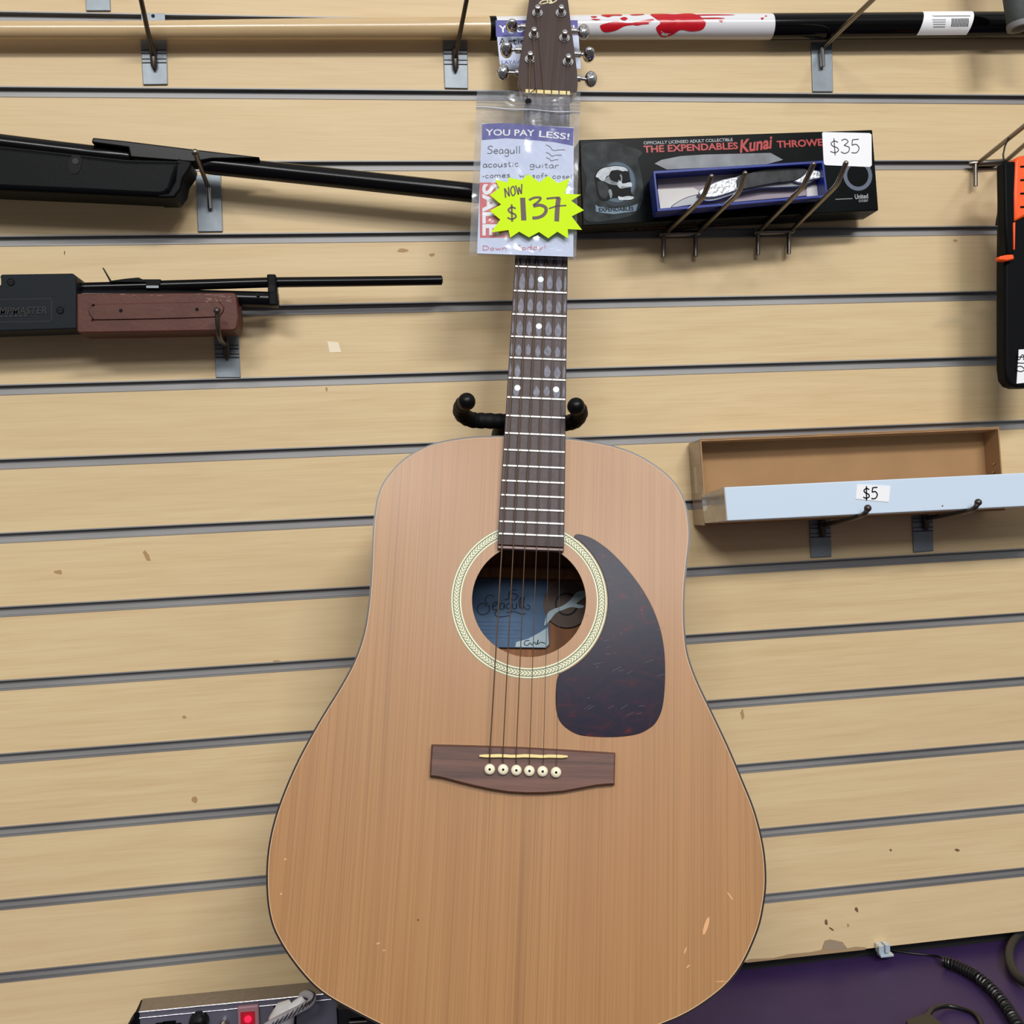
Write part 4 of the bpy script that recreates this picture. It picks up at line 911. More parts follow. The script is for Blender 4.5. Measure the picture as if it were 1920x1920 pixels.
S_([(430, 745), (470, 720), (460, 705), (435, 725), (440, 765), (480, 760)]); S_([(520, 715), (495, 720), (490, 755), (515, 760), (525, 720), (530, 760)])
S_([(570, 715), (545, 725), (545, 755), (570, 750), (575, 715), (570, 800), (540, 815), (470, 820), (450, 790), (480, 770)]); S_([(590, 715), (590, 755), (615, 755), (620, 715), (620, 758)])
S_([(645, 755), (640, 700), (655, 670), (650, 740), (670, 758), (665, 700), (680, 670), (675, 740), (715, 765), (720, 735), (700, 730)]); S_([(540, 790), (600, 780), (660, 800), (690, 795)])
S_([(530, 690), (545, 680), (560, 690)]); S_([(560, 640), (600, 640), (630, 660), (600, 690), (560, 670), (570, 620), (620, 610)])
tx.build('script_lettering', M_lblued, lbl)
tx = MB()
for i in range(5): tx.stroke(Pin, [Pin.px(890 + i * 4, 1166 + i * 7.5), Pin.px(980 - (i % 2) * 14, 1167 + i * 7.5)], .0005, h1=.0007, smooth=False)
tx.build('fine_print', mat('label_fine_ink', (50, 80, 116), .7), lbl)
mb = MB(); P = [Pin.px(x, y) for x, y in ((966, 1213), (968, 1204), (990, 1198), (1012, 1186), (1027, 1176), (1029, 1208), (1023, 1214))]; mb.prism(Pin, P[::-1], .0004, .0007); pp = mb.build('pale_corner', M_lpale, lbl)
tx = MB(); tx.stroke(Pin, [Pin.px(820 + x * .2396, 960 + y * .2396) for x, y in ((720, 1005), (690, 1010), (680, 1035), (705, 1045), (725, 1025), (740, 1040), (760, 1020), (775, 1038), (790, 1000), (785, 1035), (810, 1020), (845, 1030))], .0008, h1=.0010); tx.build('signature', M_lblued, pp)
mb = MB(); a = Pin.px(1062, 1133); e = Pin.px(1106, 1133); R_ = e[0] - a[0]; mb.disc(Pin, a[0], a[1], 0, R_, -.0025, .001, 48); sl = mb.build('round_seal', M_lbrown, G)
mb = MB(); mb.disc(Pin, a[0], a[1], R_ * .42, R_ * .5, .001, .0013, 32); mb.build('seal_ring', M_kblack, sl)
mb = MB(); P = catmull([Pin.px(820 + x * .2396, 960 + y * .2396) for x, y in ((835, 890), (860, 800), (900, 765), (980, 735), (1040, 690), (1090, 630), (1170, 620), (1180, 650), (1120, 690), (1090, 720), (1150, 735), (1120, 755), (1050, 745), (990, 765), (930, 790), (880, 850))], 3)
if area2(P) < 0: P = P[::-1]
mb.prism(Pin, P, .001, .0015); mb.build('bird_emblem', M_lpale, sl)
# rosette
RS = HR / 107.0
mb = MB(); q = PB
def rr(p): return HR * p / 107.2
mb.disc(q, HX, HZ, rr(127), rr(147), 0, .0001, 96, 0)
mb.disc(q, HX, HZ, rr(127.5), rr(130), 0, .0002, 96, 1); mb.disc(q, HX, HZ, rr(143.3), rr(145.8), 0, .0002, 96, 1)
mb.disc(q, HX, HZ, rr(130.4), rr(131.4), 0, .0002, 96, 2); mb.disc(q, HX, HZ, rr(142), rr(143), 0, .0002, 96, 2)
nc = 132
for i in range(nc):
    a0 = 2 * math.pi * i / nc; w_ = 2 * math.pi / nc
    # chevron pointing along the ring
    f = lambda r, a: PB.pt(HX + rr(r) * math.cos(a), HZ + rr(r) * math.sin(a), .00022)
    t0, t1 = a0, a0 + w_ * .58
    mb.add([f(132, t0), f(136.7, t0 + w_ * .95), f(136.7, t1 + w_ * .95), f(132, t1)], [(0, 1, 2, 3)], 1)
    mb.add([f(141.4, t0), f(136.7, t0 + w_ * .95), f(136.7, t1 + w_ * .95), f(141.4, t1)], [(0, 1, 2, 3)], 1)
mb.build('rosette', [M_herb, M_herc, M_herd], G)
# pickguard
Z1 = lambda P: [(820 + x * .2396, 960 + y * .2396) for x, y in P]
pg = Z1([(1068, 200), (1074, 184), (1092, 174), (1125, 176), (1180, 193), (1240, 223), (1330, 287), (1420, 372), (1510, 475), (1590, 582), (1655, 690), (1710, 810), (1750, 935), (1773, 1060), (1783, 1200), (1781, 1350), (1770, 1480), (1750, 1570), (1705, 1655), (1650, 1700), (1580, 1735), (1480, 1755), (1350, 1763), (1200, 1758), (1100, 1742), (1020, 1700), (960, 1640), (932, 1560), (925, 1470), (928, 1380), (936, 1310), (952, 1278)])
PGd = catmull([PB.px(x, y) for x, y in pg], 4, False)
r_out = rr(148)
def rang(p): return math.atan2(p[1] - HZ, p[0] - HX)
aS = rang(PGd[-1]); aE = rang(PGd[0]); arc = [(HX + r_out * math.cos(aS + (aE - aS) * i / 30), HZ + r_out * math.sin(aS + (aE - aS) * i / 30)) for i in range(0, 31)]
PGd = PGd + arc[:-1]
if area2(PGd) < 0: PGd = PGd[::-1]
mb = MB(); mb.prism(PB, PGd, 0.0, .0009, inset=.0004); pgo = mb.build('pickguard', M_tort, G, smooth=True, auto=20)
mb = MB()
for i in range(26):
    x = random.uniform(1090, 1235); y = random.uniform(1150, 1365); a = PB.px(x, y); an = random.uniform(.1, .7); l = random.uniform(.002, .009)
    mb.stroke(PB, [(a[0], a[1]), (a[0] + l * math.cos(an), a[1] + l * math.sin(an))], .00015, h1=.00096)
mb.build('scratches', mat('pale_scratch', (110, 100, 120), .5), pgo)
# bridge
Z2 = lambda P: [(760 + x * .22917, 1360 + y * .22917) for x, y in P]
BRH = .0085; PBr = PB.shift(BRH)
bp = Z2([(215, 160), (560, 168), (960, 182), (1350, 205), (1720, 228), (1716, 360), (1714, 484), (1640, 488), (1560, 496), (1430, 520), (1290, 545), (1150, 556), (1000, 558), (850, 550), (700, 528), (560, 498), (430, 466), (320, 436), (260, 424), (200, 418), (206, 300)])
P = [PBr.px(x, y) for x, y in bp]
if area2(P) < 0: P = P[::-1]
mb = MB(); 
bt = offset(P, -.0012)
mb.prism(PB, P, 0, BRH - .0012); 
mb2 = MB(); nP = len(P)
V = [PB.pt(x, y, 0) for x, y in offset(P, .0006)] + [PB.pt(x, y, BRH - .0022) for x, y in P] + [PB.pt(x, y, BRH) for x, y in bt]
fs = [list(range(2 * nP, 3 * nP)), list(range(nP))[::-1]]
for r0 in (0, nP):
    for k in range(nP): fs.append((r0 + k, r0 + (k + 1) % nP, r0 + nP + (k + 1) % nP, r0 + nP + k))
mb2.add(V, fs); br = mb2.build('bridge', M_rose, G)
# saddle (compensated) and pins
mb = MB(); sa = PBr.px(898.6, 1417.3); sb = PBr.px(1064.3, 1418.6); nS = 14
top = []; bot = []
prof = [0, 0, .0000, .0003, .0002, -.0002, -.0001, .0004, .0004, .0001, -.0002, .0003, .0002, 0, 0]
for i in range(nS + 1):
    u = i / nS; x = sa[0] + (sb[0] - sa[0]) * u; y = sa[1] + (sb[1] - sa[1]) * u; e = .0014 * (1 if 0 < i < nS else .6)
    top.append((x, y + e + prof[i])); bot.append((x, y - e + prof[i] * .6))
P = bot + top[::-1]
mb.prism(PBr, P, -.001, .0032); mb.build('saddle', M_bone, G, bev=.0005)
SX0 = None; pins = [(690, 360), (800, 362), (908, 368), (1015, 373), (1123, 377), (1233, 385)]
strX = [690, 797, 906, 1016, 1130, 1238]
saddle_pts = []; pin_pts = []
for i, (x, y) in enumerate(pins):
    c2 = PBr.px(760 + x * .22917, 1360 + y * .22917, .003)
    q = PBr; mb = MB()
    pr = [(.0032, 0), (.0045, .0008), (.0047, .0020), (.0042, .0034), (.0028, .0044), (.0011, .0048)]; seg = 24; V = []
    for r_, h_ in pr: V += [q.pt(c2[0] + r_ * math.cos(2 * math.pi * k / seg), c2[1] + r_ * math.sin(2 * math.pi * k / seg), h_) for k in range(seg)]
    fs = [list(range(seg))[::-1], list(range((len(pr) - 1) * seg, len(pr) * seg))]
    for a in range(len(pr) - 1):
        for k in range(seg): fs.append((a * seg + k, a * seg + (k + 1) % seg, (a + 1) * seg + (k + 1) % seg, (a + 1) * seg + k))
    mb.add(V, fs); po = mb.build('bridge_pin', M_pin, G, smooth=True)
    mb = MB(); mb.disc(q, c2[0], c2[1], 0, .0011, .0046, .0050, 12); mb.build('pin_dot', M_kblack, po)
    pin_pts.append(q.pt(c2[0], c2[1] + .0035, .0008)); s2 = q.px(760 + strX[i] * .22917, 1417.6, .0034); saddle_pts.append(q.pt(s2[0], s2[1], .0036))
# fretboard
LS = .648
def fw(s): return .0226 + .0106 * s / LS
def fpos(k): return LS * (1 - 2 ** (-k / 12))
FE = .4655
mb = MB(); mb.prism(PG, [(-fw(0), 0), (-fw(FE), -FE), (fw(FE), -FE), (fw(0), 0)], -.0070, 0.0); fb = mb.build('fretboard', M_fb, G, bev=.0004, seg=1)
mb = MB(); mb.prism(PG, [(-fw(FE), -FE - .0002), (-fw(FE), -FE - .0036), (fw(FE), -FE - .0036), (fw(FE), -FE - .0002)][::1], -.0070, -.0012); mb.build('fretboard_end', M_neck, G, bev=.0008)
for k in range(1, 22):
    s = fpos(k); wq = fw(s) - .0007; mb = MB(); V = []; pr = [(-.0013, 0), (-.0010, .0007), (0, .0010), (.0010, .0007), (.0013, 0)]
    for x in (-wq, wq): V += [PG.pt(x, -s + a, b) for a, b in pr]
    mb.add(V, [(i, i + 1, i + 6, i + 5) for i in range(4)] + [(0, 1, 2, 3, 4), (9, 8, 7, 6, 5)]); mb.build('fret', M_fret, G, smooth=True)
def sx(i, s):   # string x at distance s from nut
    x0 = -.0190 + .0380 * i / 5; p = GM.inverted() @ saddle_pts[i]; x1 = p.x
    return x0 + (x1 - x0) * s / LS
for k in (3, 5, 7, 9):
    s = (fpos(k) + fpos(k - 1)) / 2; mb = MB(); mb.disc(PG, 0, -s, 0, .0029, -.0003, .0002, 24); mb.build('inlay_dot', M_mark, G)
s = (fpos(11) + fpos(12)) / 2
for x, y in ((970.3, 727.2), (1042.6, 730.3)):
    a = PG.px(x, y); mb = MB(); mb.disc(PG, a[0], a[1], 0, .0029, -.0003, .0002, 24); mb.build('inlay_dot', M_mark, G)
# wear between the strings
mb = MB()
WEAR = {4: 1, 5: 1, 6: .9, 7: 1, 8: .85, 9: 1, 10: .75, 11: .9, 12: .8}
for k in range(1, 22):
    s0, s1 = fpos(k - 1), fpos(k); L_ = s1 - s0
    for j in range(-1, 6):
        s = s0 + L_ * .62; xa = -fw(s) + .0003 if j < 0 else sx(j, s); xb = fw(s) - .0003 if j > 4 else sx(j + 1, s); c_ = (xa + xb) / 2; hw = (xb - xa) * .5
        amp = WEAR.get(k, .5)
        if k <= 12 and random.random() < (.97 if k < 11 else .6):
            hl = L_ * (.30 + .08 * random.random()) * amp; ww = hw * (.52 + .22 * random.random()) if 0 <= j <= 4 else hw * .62
            P = []
            for q_ in range(16):
                a = 2 * math.pi * q_ / 16; ax = math.cos(a) * ww; az = math.sin(a) * hl
                if az > 0: ax *= (1 - .55 * (az / hl) ** 1.2)
                P.append((c_ + ax * (1 + .12 * random.uniform(-1, 1)), -(s0 + L_ * .60) + az * (1 + .08 * random.uniform(-1, 1)) - (0 if j % 2 else L_ * .04)))
            mb.prism(PG, P, 0, .00009, 0)
        if k > 0:
            ww = hw * .62; P = [(c_ - ww, -s0 - L_ * .1), (c_ - ww, -s1 + L_ * .1), (c_ + ww, -s1 + L_ * .1), (c_ + ww, -s0 - L_ * .1)]; mb.prism(PG, P, 0, .00004, 1)
mb.build('wear_marks', [M_wear, M_wear2], G, kind='stuff')
# neck profile
mb = MB(); V = []; st = [0.002, .05, .15, .25, .33, .352]; sg = 14
for s in st:
    wq = fw(s) - .0002; dpt = .0155 + .004 * s / .35
    for k in range(sg + 1):
        a = math.pi * k / sg; V.append(PG.pt(-wq * math.cos(a), -s, -.0068 - dpt * math.sin(a) ** .75 if 0 < k < sg else -.0068))
N_ = sg + 1
mb.add(V, [(i * N_ + k, i * N_ + k + 1, (i + 1) * N_ + k + 1, (i + 1) * N_ + k) for i in range(len(st) - 1) for k in range(sg)] + [[k for k in range(N_)], [(len(st) - 1) * N_ + k for k in range(N_)][::-1]] + [(i * N_, (i + 1) * N_, (i + 1) * N_ + sg, i * N_ + sg) for i in range(len(st) - 1)])
mb.build('neck', M_neck, G, smooth=True)
mb = MB(); V = []
for s, w_, d_ in ((.3475, .019, .026), (.351, .019, .050), (.3575, .018, .088), (.3585, .012, .090)): 
    V += [PG.pt(-w_, -s, -.018), PG.pt(w_, -s, -.018), PG.pt(w_ * .8, -s, -d_), PG.pt(-w_ * .8, -s, -d_)]
mb.add(V, [(0, 1, 2, 3), (12, 15, 14, 13)] + [(r * 4 + k, r * 4 + (k + 1) % 4, r * 4 + 4 + (k + 1) % 4, r * 4 + 4 + k) for r in range(3) for k in range(4)]); mb.build('heel', M_neck, G, bev=.003)
# nut
mb = MB(); mb.prism(PG, [(-.0226, .0044), (-.0226, .0000), (.0226, .0000), (.0226, .0044)][::1], -.004, .0022); nut = mb.build('nut', M_bone, G, bev=.0004)
mb = MB()
for i in range(6): x = -.0190 + .0380 * i / 5; mb.prism(PG, [(x - .0006, -.0001), (x + .0006, -.0001), (x + .0006, .0045), (x - .0006, .0045)], .0015, .0023)
mb.build('nut_slot', M_kblack, nut)
# headstock
HA = math.radians(2.5); hup = gz * math.cos(HA) + gy * math.sin(HA)
PH = Pl(g(0, .0005, .0044), gx, hup)
hs = [(980, 176), (974.5, 163), (970.5, 147), (972, 128), (975, 107), (982, 67), (988, 27), (992, 0), (998, -40), (1004, -62), (1018, -72), (1034, -74), (1048, -68), (1056, -50), (1060, -30), (1065, 0), (1070, 40), (1077, 93), (1082, 133), (1083.5, 157), (1080, 168), (1074, 178)]
P = [PH.px(x, y) for x, y in hs]
if area2(P) < 0: P = P[::-1]
mb = MB(); mb.prism(PH, P, -.0132, -.0012, 1); mb.prism(PH, P, -.0012, 0, 0); hdst = mb.build('headstock', [M_head, M_neck], G, bev=.0006)
lg = MB()
for st_ in ([(1010, -14), (1030, -22), (1046, -14), (1040, -2), (1022, -8), (1030, 6), (1042, 2), (1045, -4)], [(1011, 7), (1016, 2), (1026, 0), (1034, 2), (1028, 5), (1014, 8)], [(1013, 8), (1026, 5), (1036, 4)]):
    lg.stroke(PH, [PH.px(x, y) for x, y in st_], .0011, h1=.0002)
lg.build('crest_logo', M_cream, hdst)
posts = [(1062, 320), (1083, 185), (1103, 60), (1235, 60), (1255, 200), (1275, 335)]   # strings 0..5 -> lower left first
post_tops = []
for i, (x, y) in enumerate(posts):
    X, Y_ = 640 + x / 3, y / 3; a = PH.px(X, Y_ + 5); mb = MB()
    mb.disc(PH, a[0], a[1], 0, .0056, 0, .0011, 28); mb.disc(PH, a[0], a[1], 0, .0042, .0011, .0022, 24)
    wo = mb.build('tuner_bushing', M_chrome, G, bev=.0004, smooth=True)
    mb = MB(); up = [PH.pt(a[0], a[1], h_) for h_ in (.002, .0045, .0060, .0080, .0096, .0102)]
    mb.tube(up, [.0029, .0027, .0021, .0028, .0026, .0014], 18); mb.build('string_post', M_chrome, wo, smooth=True)
    post_tops.append(PH.pt(a[0], a[1] + .0 * 1, .0062)); 
    wr = MB(); cc = []
    for k in range(30): an = k * .9; cc.append(PH.pt(a[0] + .0028 * math.cos(an), a[1] + .0028 * math.sin(an), .0048 + .00007 * k))
    wr.tube(cc, .0004, 6); wr.build('string_winding', M_bsteel, wo, smooth=True)
btn = [((970, 150), -1, .0), ((940, 280), -1, .4), ((920, 408), -1, 0.8), ((1352, 178), 1, 1.0), ((1382, 308), 1, .1), ((1393, 445), 1, .9)]
for (x, y), sd, rot in btn:
    X, Y_ = 640 + x / 3, y / 3; hh = -.011; a = PH.px(X, Y_, hh)
    # nearest edge of the headstock
    ex = (PH.px(982 if Y_ < 70 else 972, Y_, hh)[0] if sd < 0 else PH.px(1076 if Y_ < 70 else 1083, Y_, hh)[0])
    mb = MB(); mb.tube([PH.pt(ex - sd * .004, a[1], hh), PH.pt(ex + sd * .003, a[1], hh), PH.pt(ex + sd * .004, a[1], hh), PH.pt(a[0], a[1], hh)], [.0034, .0034, .0018, .0018], 14)
    tn = mb.build('tuner_shaft', M_chrome, G, smooth=True)
    # oval button, thin, turned about the shaft
    c = PH.pt(a[0] + sd * .002, a[1], hh); U = PH.U; Vv = PH.V * math.cos(rot) + PH.N * math.sin(rot) if False else (PH.V * math.sin(rot + .35) + PH.N * math.cos(rot + .35)); Nn = U.cross(Vv)
    mb = MB(); seg = 20; V = []
    for j in range(9):
        th = math.pi * j / 8 - math.pi / 2; 
        for k in range(seg):
            an = 2 * math.pi * k / seg
            V.append(c + U * (.0066 * math.cos(th) * math.cos(an)) + Vv * (.0084 * math.cos(th) * math.sin(an)) + Nn * (.0046 * math.sin(th)))
    mb.add(V, [(j * seg + k, j * seg + (k + 1) % seg, (j + 1) * seg + (k + 1) % seg, (j + 1) * seg + k) for j in range(8) for k in range(seg)])
    mb.build('tuner_button', M_chrome, tn, smooth=True, auto=80)
# strings
M_bronze = mat('bronze_string', (118, 96, 78), .4, .8); M_plain = mat('plain_string', (120, 112, 106), .3, .9)
rad = [.00060, .00050, .00042, .00034, .00024, .0002]
for i in range(6):
    x0 = -.0190 + .0380 * i / 5; n0 = g(x0, -.0022, .002); n1 = g(x0, -.0020, -.0)
    sd = saddle_pts[i]; mb = MB(); mb.tube([post_tops[i] - hup * .0028, n0 + gz * .0022, n0, sd - gz * 0 , sd - gz * .0016 + gy * .0004, pin_pts[i]], rad[i], 8)
    mb.build('string', M_bronze if i < 4 else M_plain, G, smooth=True)
# dings in the top
def ding(px, py, l, w_, rot, m=M_scar):
    a = PB.px(px, py); P = [(a[0] + l * math.cos(t_) * math.cos(rot) - w_ * math.sin(t_) * math.sin(rot), a[1] + l * math.cos(t_) * math.sin(rot) + w_ * math.sin(t_) * math.cos(rot)) for t_ in [2 * math.pi * k / 14 for k in range(14)]]
    mb = MB(); mb.prism(PB, P, 0, .00008); mb.build('ding', m, soundboard)
for a in [(1324, 1736, .0075, .0017, 1.25), (1369, 1680, .004, .0006, -.9), (784, 1725, .0012, .0008, 0, M_speck), (709, 1769, .0016, .0006, .3), (535, 1611, .001, .0008, 0), (527, 1676, .001, .0008, 0), (1290, 1812, .002, .0005, .7), (1352, 1840, .005, .0003, .1), (720, 1782, .0012, .0005, 0), (1285, 1782, .003, .0006, 1.2)]: ding(*a)

# ------------------------------------------------------------ guitar stand (yoke type)
yb = .034
def gp(px, py, y): q = PG.px(px, py, -y); return PG.pt(q[0], q[1], -y)
t = thing('guitar_stand', 'black guitar stand with foam-covered yoke and round tips behind the guitar neck', 'guitar stand', (.15, -.15, ZC))
ycen = gp(978, 786, .036)
L = [gp(875, 753, -.022), gp(866, 762, -.006), gp(866, 776, .012), gp(884, 787, .028), gp(915, 789, .034), gp(950, 790, .037), ycen]
R = [gp(1080, 762, -.022), gp(1087, 773, -.006), gp(1080, 787, .014), gp(1064, 793, .030), gp(1040, 793, .036), gp(1010, 789, .037), ycen]
for P_, nm in ((L, 0), (R, 1)):
    pts = catmull([tuple(p) for p in P_], 6, False)
    mb = MB(); nn = len(pts); mb.tube(pts, [.0076 + .0004 * math.sin(i * 2.1) for i in range(nn)], 20); mb.build('yoke_arm', M_foam, t, smooth=True, auto=80)
    mb = MB(); mb.ball(P_[0], .0082, 24); mb.build('ball_tip', M_bsoft, t, smooth=True)
hub = ycen
P_ = [ycen + gy * .004, g(-.031, .062, -.333), g(-.034, .108, -.343), g(-.02, .132, -.40), g(-.005, .150, -.52), g(0, .150, -.66), Vector((.13, -.085, -.98))]
mb = MB(); mb.tube(catmull([tuple(p) for p in P_], 6, False), .0075, 16); mb.build('post', M_black, t, smooth=True)
hp = Vector((.13, -.085, -.97))
mb = MB(); mb.tube([hp + Vector((0, 0, .02)), hp - Vector((0, 0, .03))], .014, 18); mb.build('hub', M_black, t, smooth=True)
gb = g(0, 0, -.885)
for sg_ in (-1, 1):
    mb = MB(); P_ = [hp, hp + Vector((sg_ * .06, -.06, -.035)), hp + Vector((sg_ * .10, -.13, -.052)), hp + Vector((sg_ * .105, -.245, -.056)), hp + Vector((sg_ * .105, -.255, -.03))]
    mb.tube(catmull([tuple(p) for p in P_], 6, False), .008, 14); mb.build('cradle_arm', M_foam, t, smooth=True)
for dx, dy in ((-.16, -.22), (.16, -.22), (0, .05)):
    mb = MB(); mb.tube([hp - Vector((0, 0, .02)), Vector((hp.x + dx, hp.y + dy, ZC + .009))], .007, 14); lo = mb.build('leg', M_black, t, smooth=True)
    mb = MB(); mb.ball((hp.x + dx, hp.y + dy, ZC + .0095), .0095, 14); mb.build('rubber_foot', M_bsoft, lo, smooth=True)

# ------------------------------------------------------------ price bag on the guitar neck
HB = .0120; PBg = PG.shift(HB)
t = thing('price_bag', 'clear zip bag with a price tag, hanging over the guitar neck below the nut', 'price tag bag', PBg.pt(*PBg.px(985, 330)))
Z7 = lambda x, y: (860 + x * .1771, 160 + y * .1771)
cor = [PBg.px(*Z7(195, 78)), PBg.px(*Z7(1285, 118)), PBg.px(*Z7(1240, 1838)), PBg.px(*Z7(112, 1785))]
def bil(c, u, v): return tuple((c[0][k] * (1 - u) + c[1][k] * u) * (1 - v) + (c[3][k] * (1 - u) + c[2][k] * u) * v for k in (0, 1))
def wob(u, v):
    return .0013 * math.sin(9 * u + 5 * v) * math.sin(7 * v + 2) + .0009 * math.sin(23 * u - 11 * v) * math.cos(17 * v + 4 * u) + .0012 * math.exp(-((v - .13) / .05) ** 2) * math.sin(14 * u)
def sheet(name, corners, base, m, nx=36, ny=48, amp=1.0, mi=None):
    mb = MB(); V = []
    for j in range(ny + 1):
        for i in range(nx + 1):
            u, v = i / nx, j / ny; p = bil(corners, u, v); V.append(PBg.pt(p[0], p[1], base + amp * wob(u, v)))
    mb.add(V, [(j * (nx + 1) + i, j * (nx + 1) + i + 1, (j + 1) * (nx + 1) + i + 1, (j + 1) * (nx + 1) + i) for j in range(ny) for i in range(nx)])
    return mb.build(name, m, t, smooth=True, auto=180)
sheet('front_film', cor, .0050, M_film)
sheet('back_film', cor, -.0030, M_film, amp=.7)
# zip strip, seams, hole
zs = MB()
for v0, v1 in ((.05, .052), (.062, .067), (.085, .091), (.108, .112), (.125, .133)):
    a = bil(cor, .0, v0); b_ = bil(cor, 1, v0 + .002); c_ = bil(cor, 1, v1 + .002); d_ = bil(cor, 0, v1)
    pts = [PBg.pt(*bil(cor, u, (v0 + v1) / 2 + .0015 * math.sin(u * 9)), .0062 + wob(u, v0)) for u in [k / 20 for k in range(21)]]
    zs.tube(pts, .0004 + (v1 - v0) * .08, 8)
M_zip = mat('zip_plastic', (206, 208, 214), .15, spec=.7)
zs.build('zip_strip', M_film, t, smooth=True)
zs = MB(); pts = [PBg.pt(*bil(cor, u, .118 + .012 * u), .0066 + .0006 * math.sin(u * 15)) for u in [k / 20 for k in range(21)]]; zs.tube(pts, .0007, 8)
zs.build('zip_ridge', M_zip, t, smooth=True)
zs = MB(); a = PBg.px(*Z7(735, 215)); zs.disc(PBg, a[0], a[1], 0, .0032, .0068, .0074, 14); zs.build('hang_hole', M_kblack, t)
zs = MB(); zs.tube([PBg.pt(a[0], a[1], .007), PBg.pt(a[0] - .002, a[1] + .008, .004), g(-.012, -.004, .004)], .0005, 8); zs.build('hang_string', M_bsoft, t, smooth=True)
# paper tag
pc = [PBg.px(*Z7(247, 412)), PBg.px(*Z7(1218, 455)), PBg.px(*Z7(1213, 1822)), PBg.px(*Z7(195, 1786))]
def wob2(v): return 0.0
mb = MB(); mb.prism(PBg, pc[::-1], .0008, .0014); tg = mb.build('paper_tag', M_paperblue, t)
PT2 = PBg.shift(.0014)
mb = MB(); poly_px(mb, PT2, [Z7(247, 412), Z7(420, 402), Z7(600, 405), Z7(800, 425), Z7(1218, 455), Z7(1210, 640), Z7(1000, 600), Z7(700, 572), Z7(500, 560), Z7(245, 580)], 0, .0002); bd = mb.build('blue_band', M_blue, tg)
mb = MB(); printed(mb, PT2, 'YOU PAY', *Z7(285, 528), *Z7(805, 535), 13.0, h=.0005, bold=.018); printed(mb, PT2, 'LESS!', *Z7(848, 543), *Z7(1170, 575), 13.0, h=.0005, bold=.018); mb.build('band_lettering', M_label, bd)
mb = MB(); poly_px(mb, PT2, [Z7(222, 1030), Z7(560, 1030), Z7(560, 1612), Z7(225, 1615)], 0, .0002); rd = mb.build('sale_panel', M_red, tg)
mb = MB(); printed(mb, PT2, 'SALE', *Z7(258, 1045), *Z7(258, 1590), 27, h=.0005, bold=.03); mb.build('sale_lettering', M_label, rd)
mb = MB(); hand(mb, PT2, 'Seagull', *Z7(300, 722), *Z7(660, 722), 16, 1.3, h=.0004)
hand(mb, PT2, 'acoustic', *Z7(255, 870), *Z7(640, 858), 13, 1.3, h=.0004); hand(mb, PT2, 'guitar', *Z7(750, 868), *Z7(1065, 878), 12, 1.1, h=.0004)
hand(mb, PT2, '-comes', *Z7(250, 982), *Z7(550, 972), 11, 1.2, h=.0004); hand(mb, PT2, 'w/ soft case!', *Z7(640, 975), *Z7(1205, 990), 10, 1.1, h=.0004)
for st_ in ([(925, 632), (965, 650), (1000, 690), (1060, 685), (1125, 685)], [(920, 712), (960, 725), (985, 752), (1030, 740), (1090, 742)], [(925, 768), (960, 778), (980, 800), (1020, 790), (1055, 790)]):
    mb.stroke(PT2, [PT2.px(*Z7(*p)) for p in st_], .0005, h1=.0004)
mb.build('handwriting', M_inkd, tg)
mb = MB(); hand(mb, PT2, 'Down', *Z7(250, 1745), *Z7(520, 1745), 9.5, 1.3, h=.0004); hand(mb, PT2, 'Today!', *Z7(590, 1745), *Z7(930, 1735), 10, 1.3, h=.0004); mb.build('red_handwriting', M_inkr, tg)
# starburst sticker, on the outside of the bag
t2 = thing('starburst_sticker', 'fluorescent yellow starburst sticker reading NOW $137 on the price bag', 'price sticker', PBg.pt(*PBg.px(1005, 390), .0085))
st_ = [(385, 1000), (520, 1032), (530, 978), (665, 1008), (735, 943), (855, 1030), (945, 960), (1050, 1040), (1175, 985), (1120, 1150), (1295, 1160), (1190, 1225), (1325, 1325), (1195, 1390), (1305, 1532), (1155, 1525), (1160, 1625), (1045, 1552), (948, 1622), (850, 1555), (745, 1612), (640, 1552), (545, 1617), (528, 1535), (345, 1560), (440, 1425), (330, 1330), (450, 1265), (330, 1165), (430, 1090)]
mb = MB(); PS = PBg.shift(.0080); P = [PS.px(*Z7(*p)) for p in st_][::-1]; mb.prism(PS, P, 0, .0006); sb_ = mb.build('sticker', M_yel, t2)
mb = MB(); PS2 = PS.shift(.0007)
def thick(P, w_): mb.stroke(PS2, [PS2.px(*Z7(*p)) for p in P], w_ * .000095, h1=.0001, smooth=False)
hand(mb, PS2, 'NOW', *Z7(492, 1190), *Z7(690, 1145), 20, 2.6, h=.0001, slant=.12)
hand(mb, PS2, '$', *Z7(508, 1425), *Z7(628, 1425), 30, 3.4, h=.0001)
thick([(677, 1190), (690, 1430)], 52)
for P, w_ in ([(745, 1215), (800, 1190), (865, 1190), (850, 1225), (790, 1270)], 24), ([(790, 1280), (860, 1268), (915, 1290), (925, 1330), (895, 1375), (840, 1400), (780, 1405)], 34), ([(930, 1200), (1000, 1192), (1072, 1188)], 22), ([(1058, 1190), (1045, 1300), (1038, 1440)], 48), ([(955, 1305), (1040, 1280), (1140, 1272)], 16):
    mb.stroke(PS2, [PS2.px(*Z7(*p)) for p in P], w_ * .000095, h1=.0001)
mb.build('handwriting', M_ink, sb_)

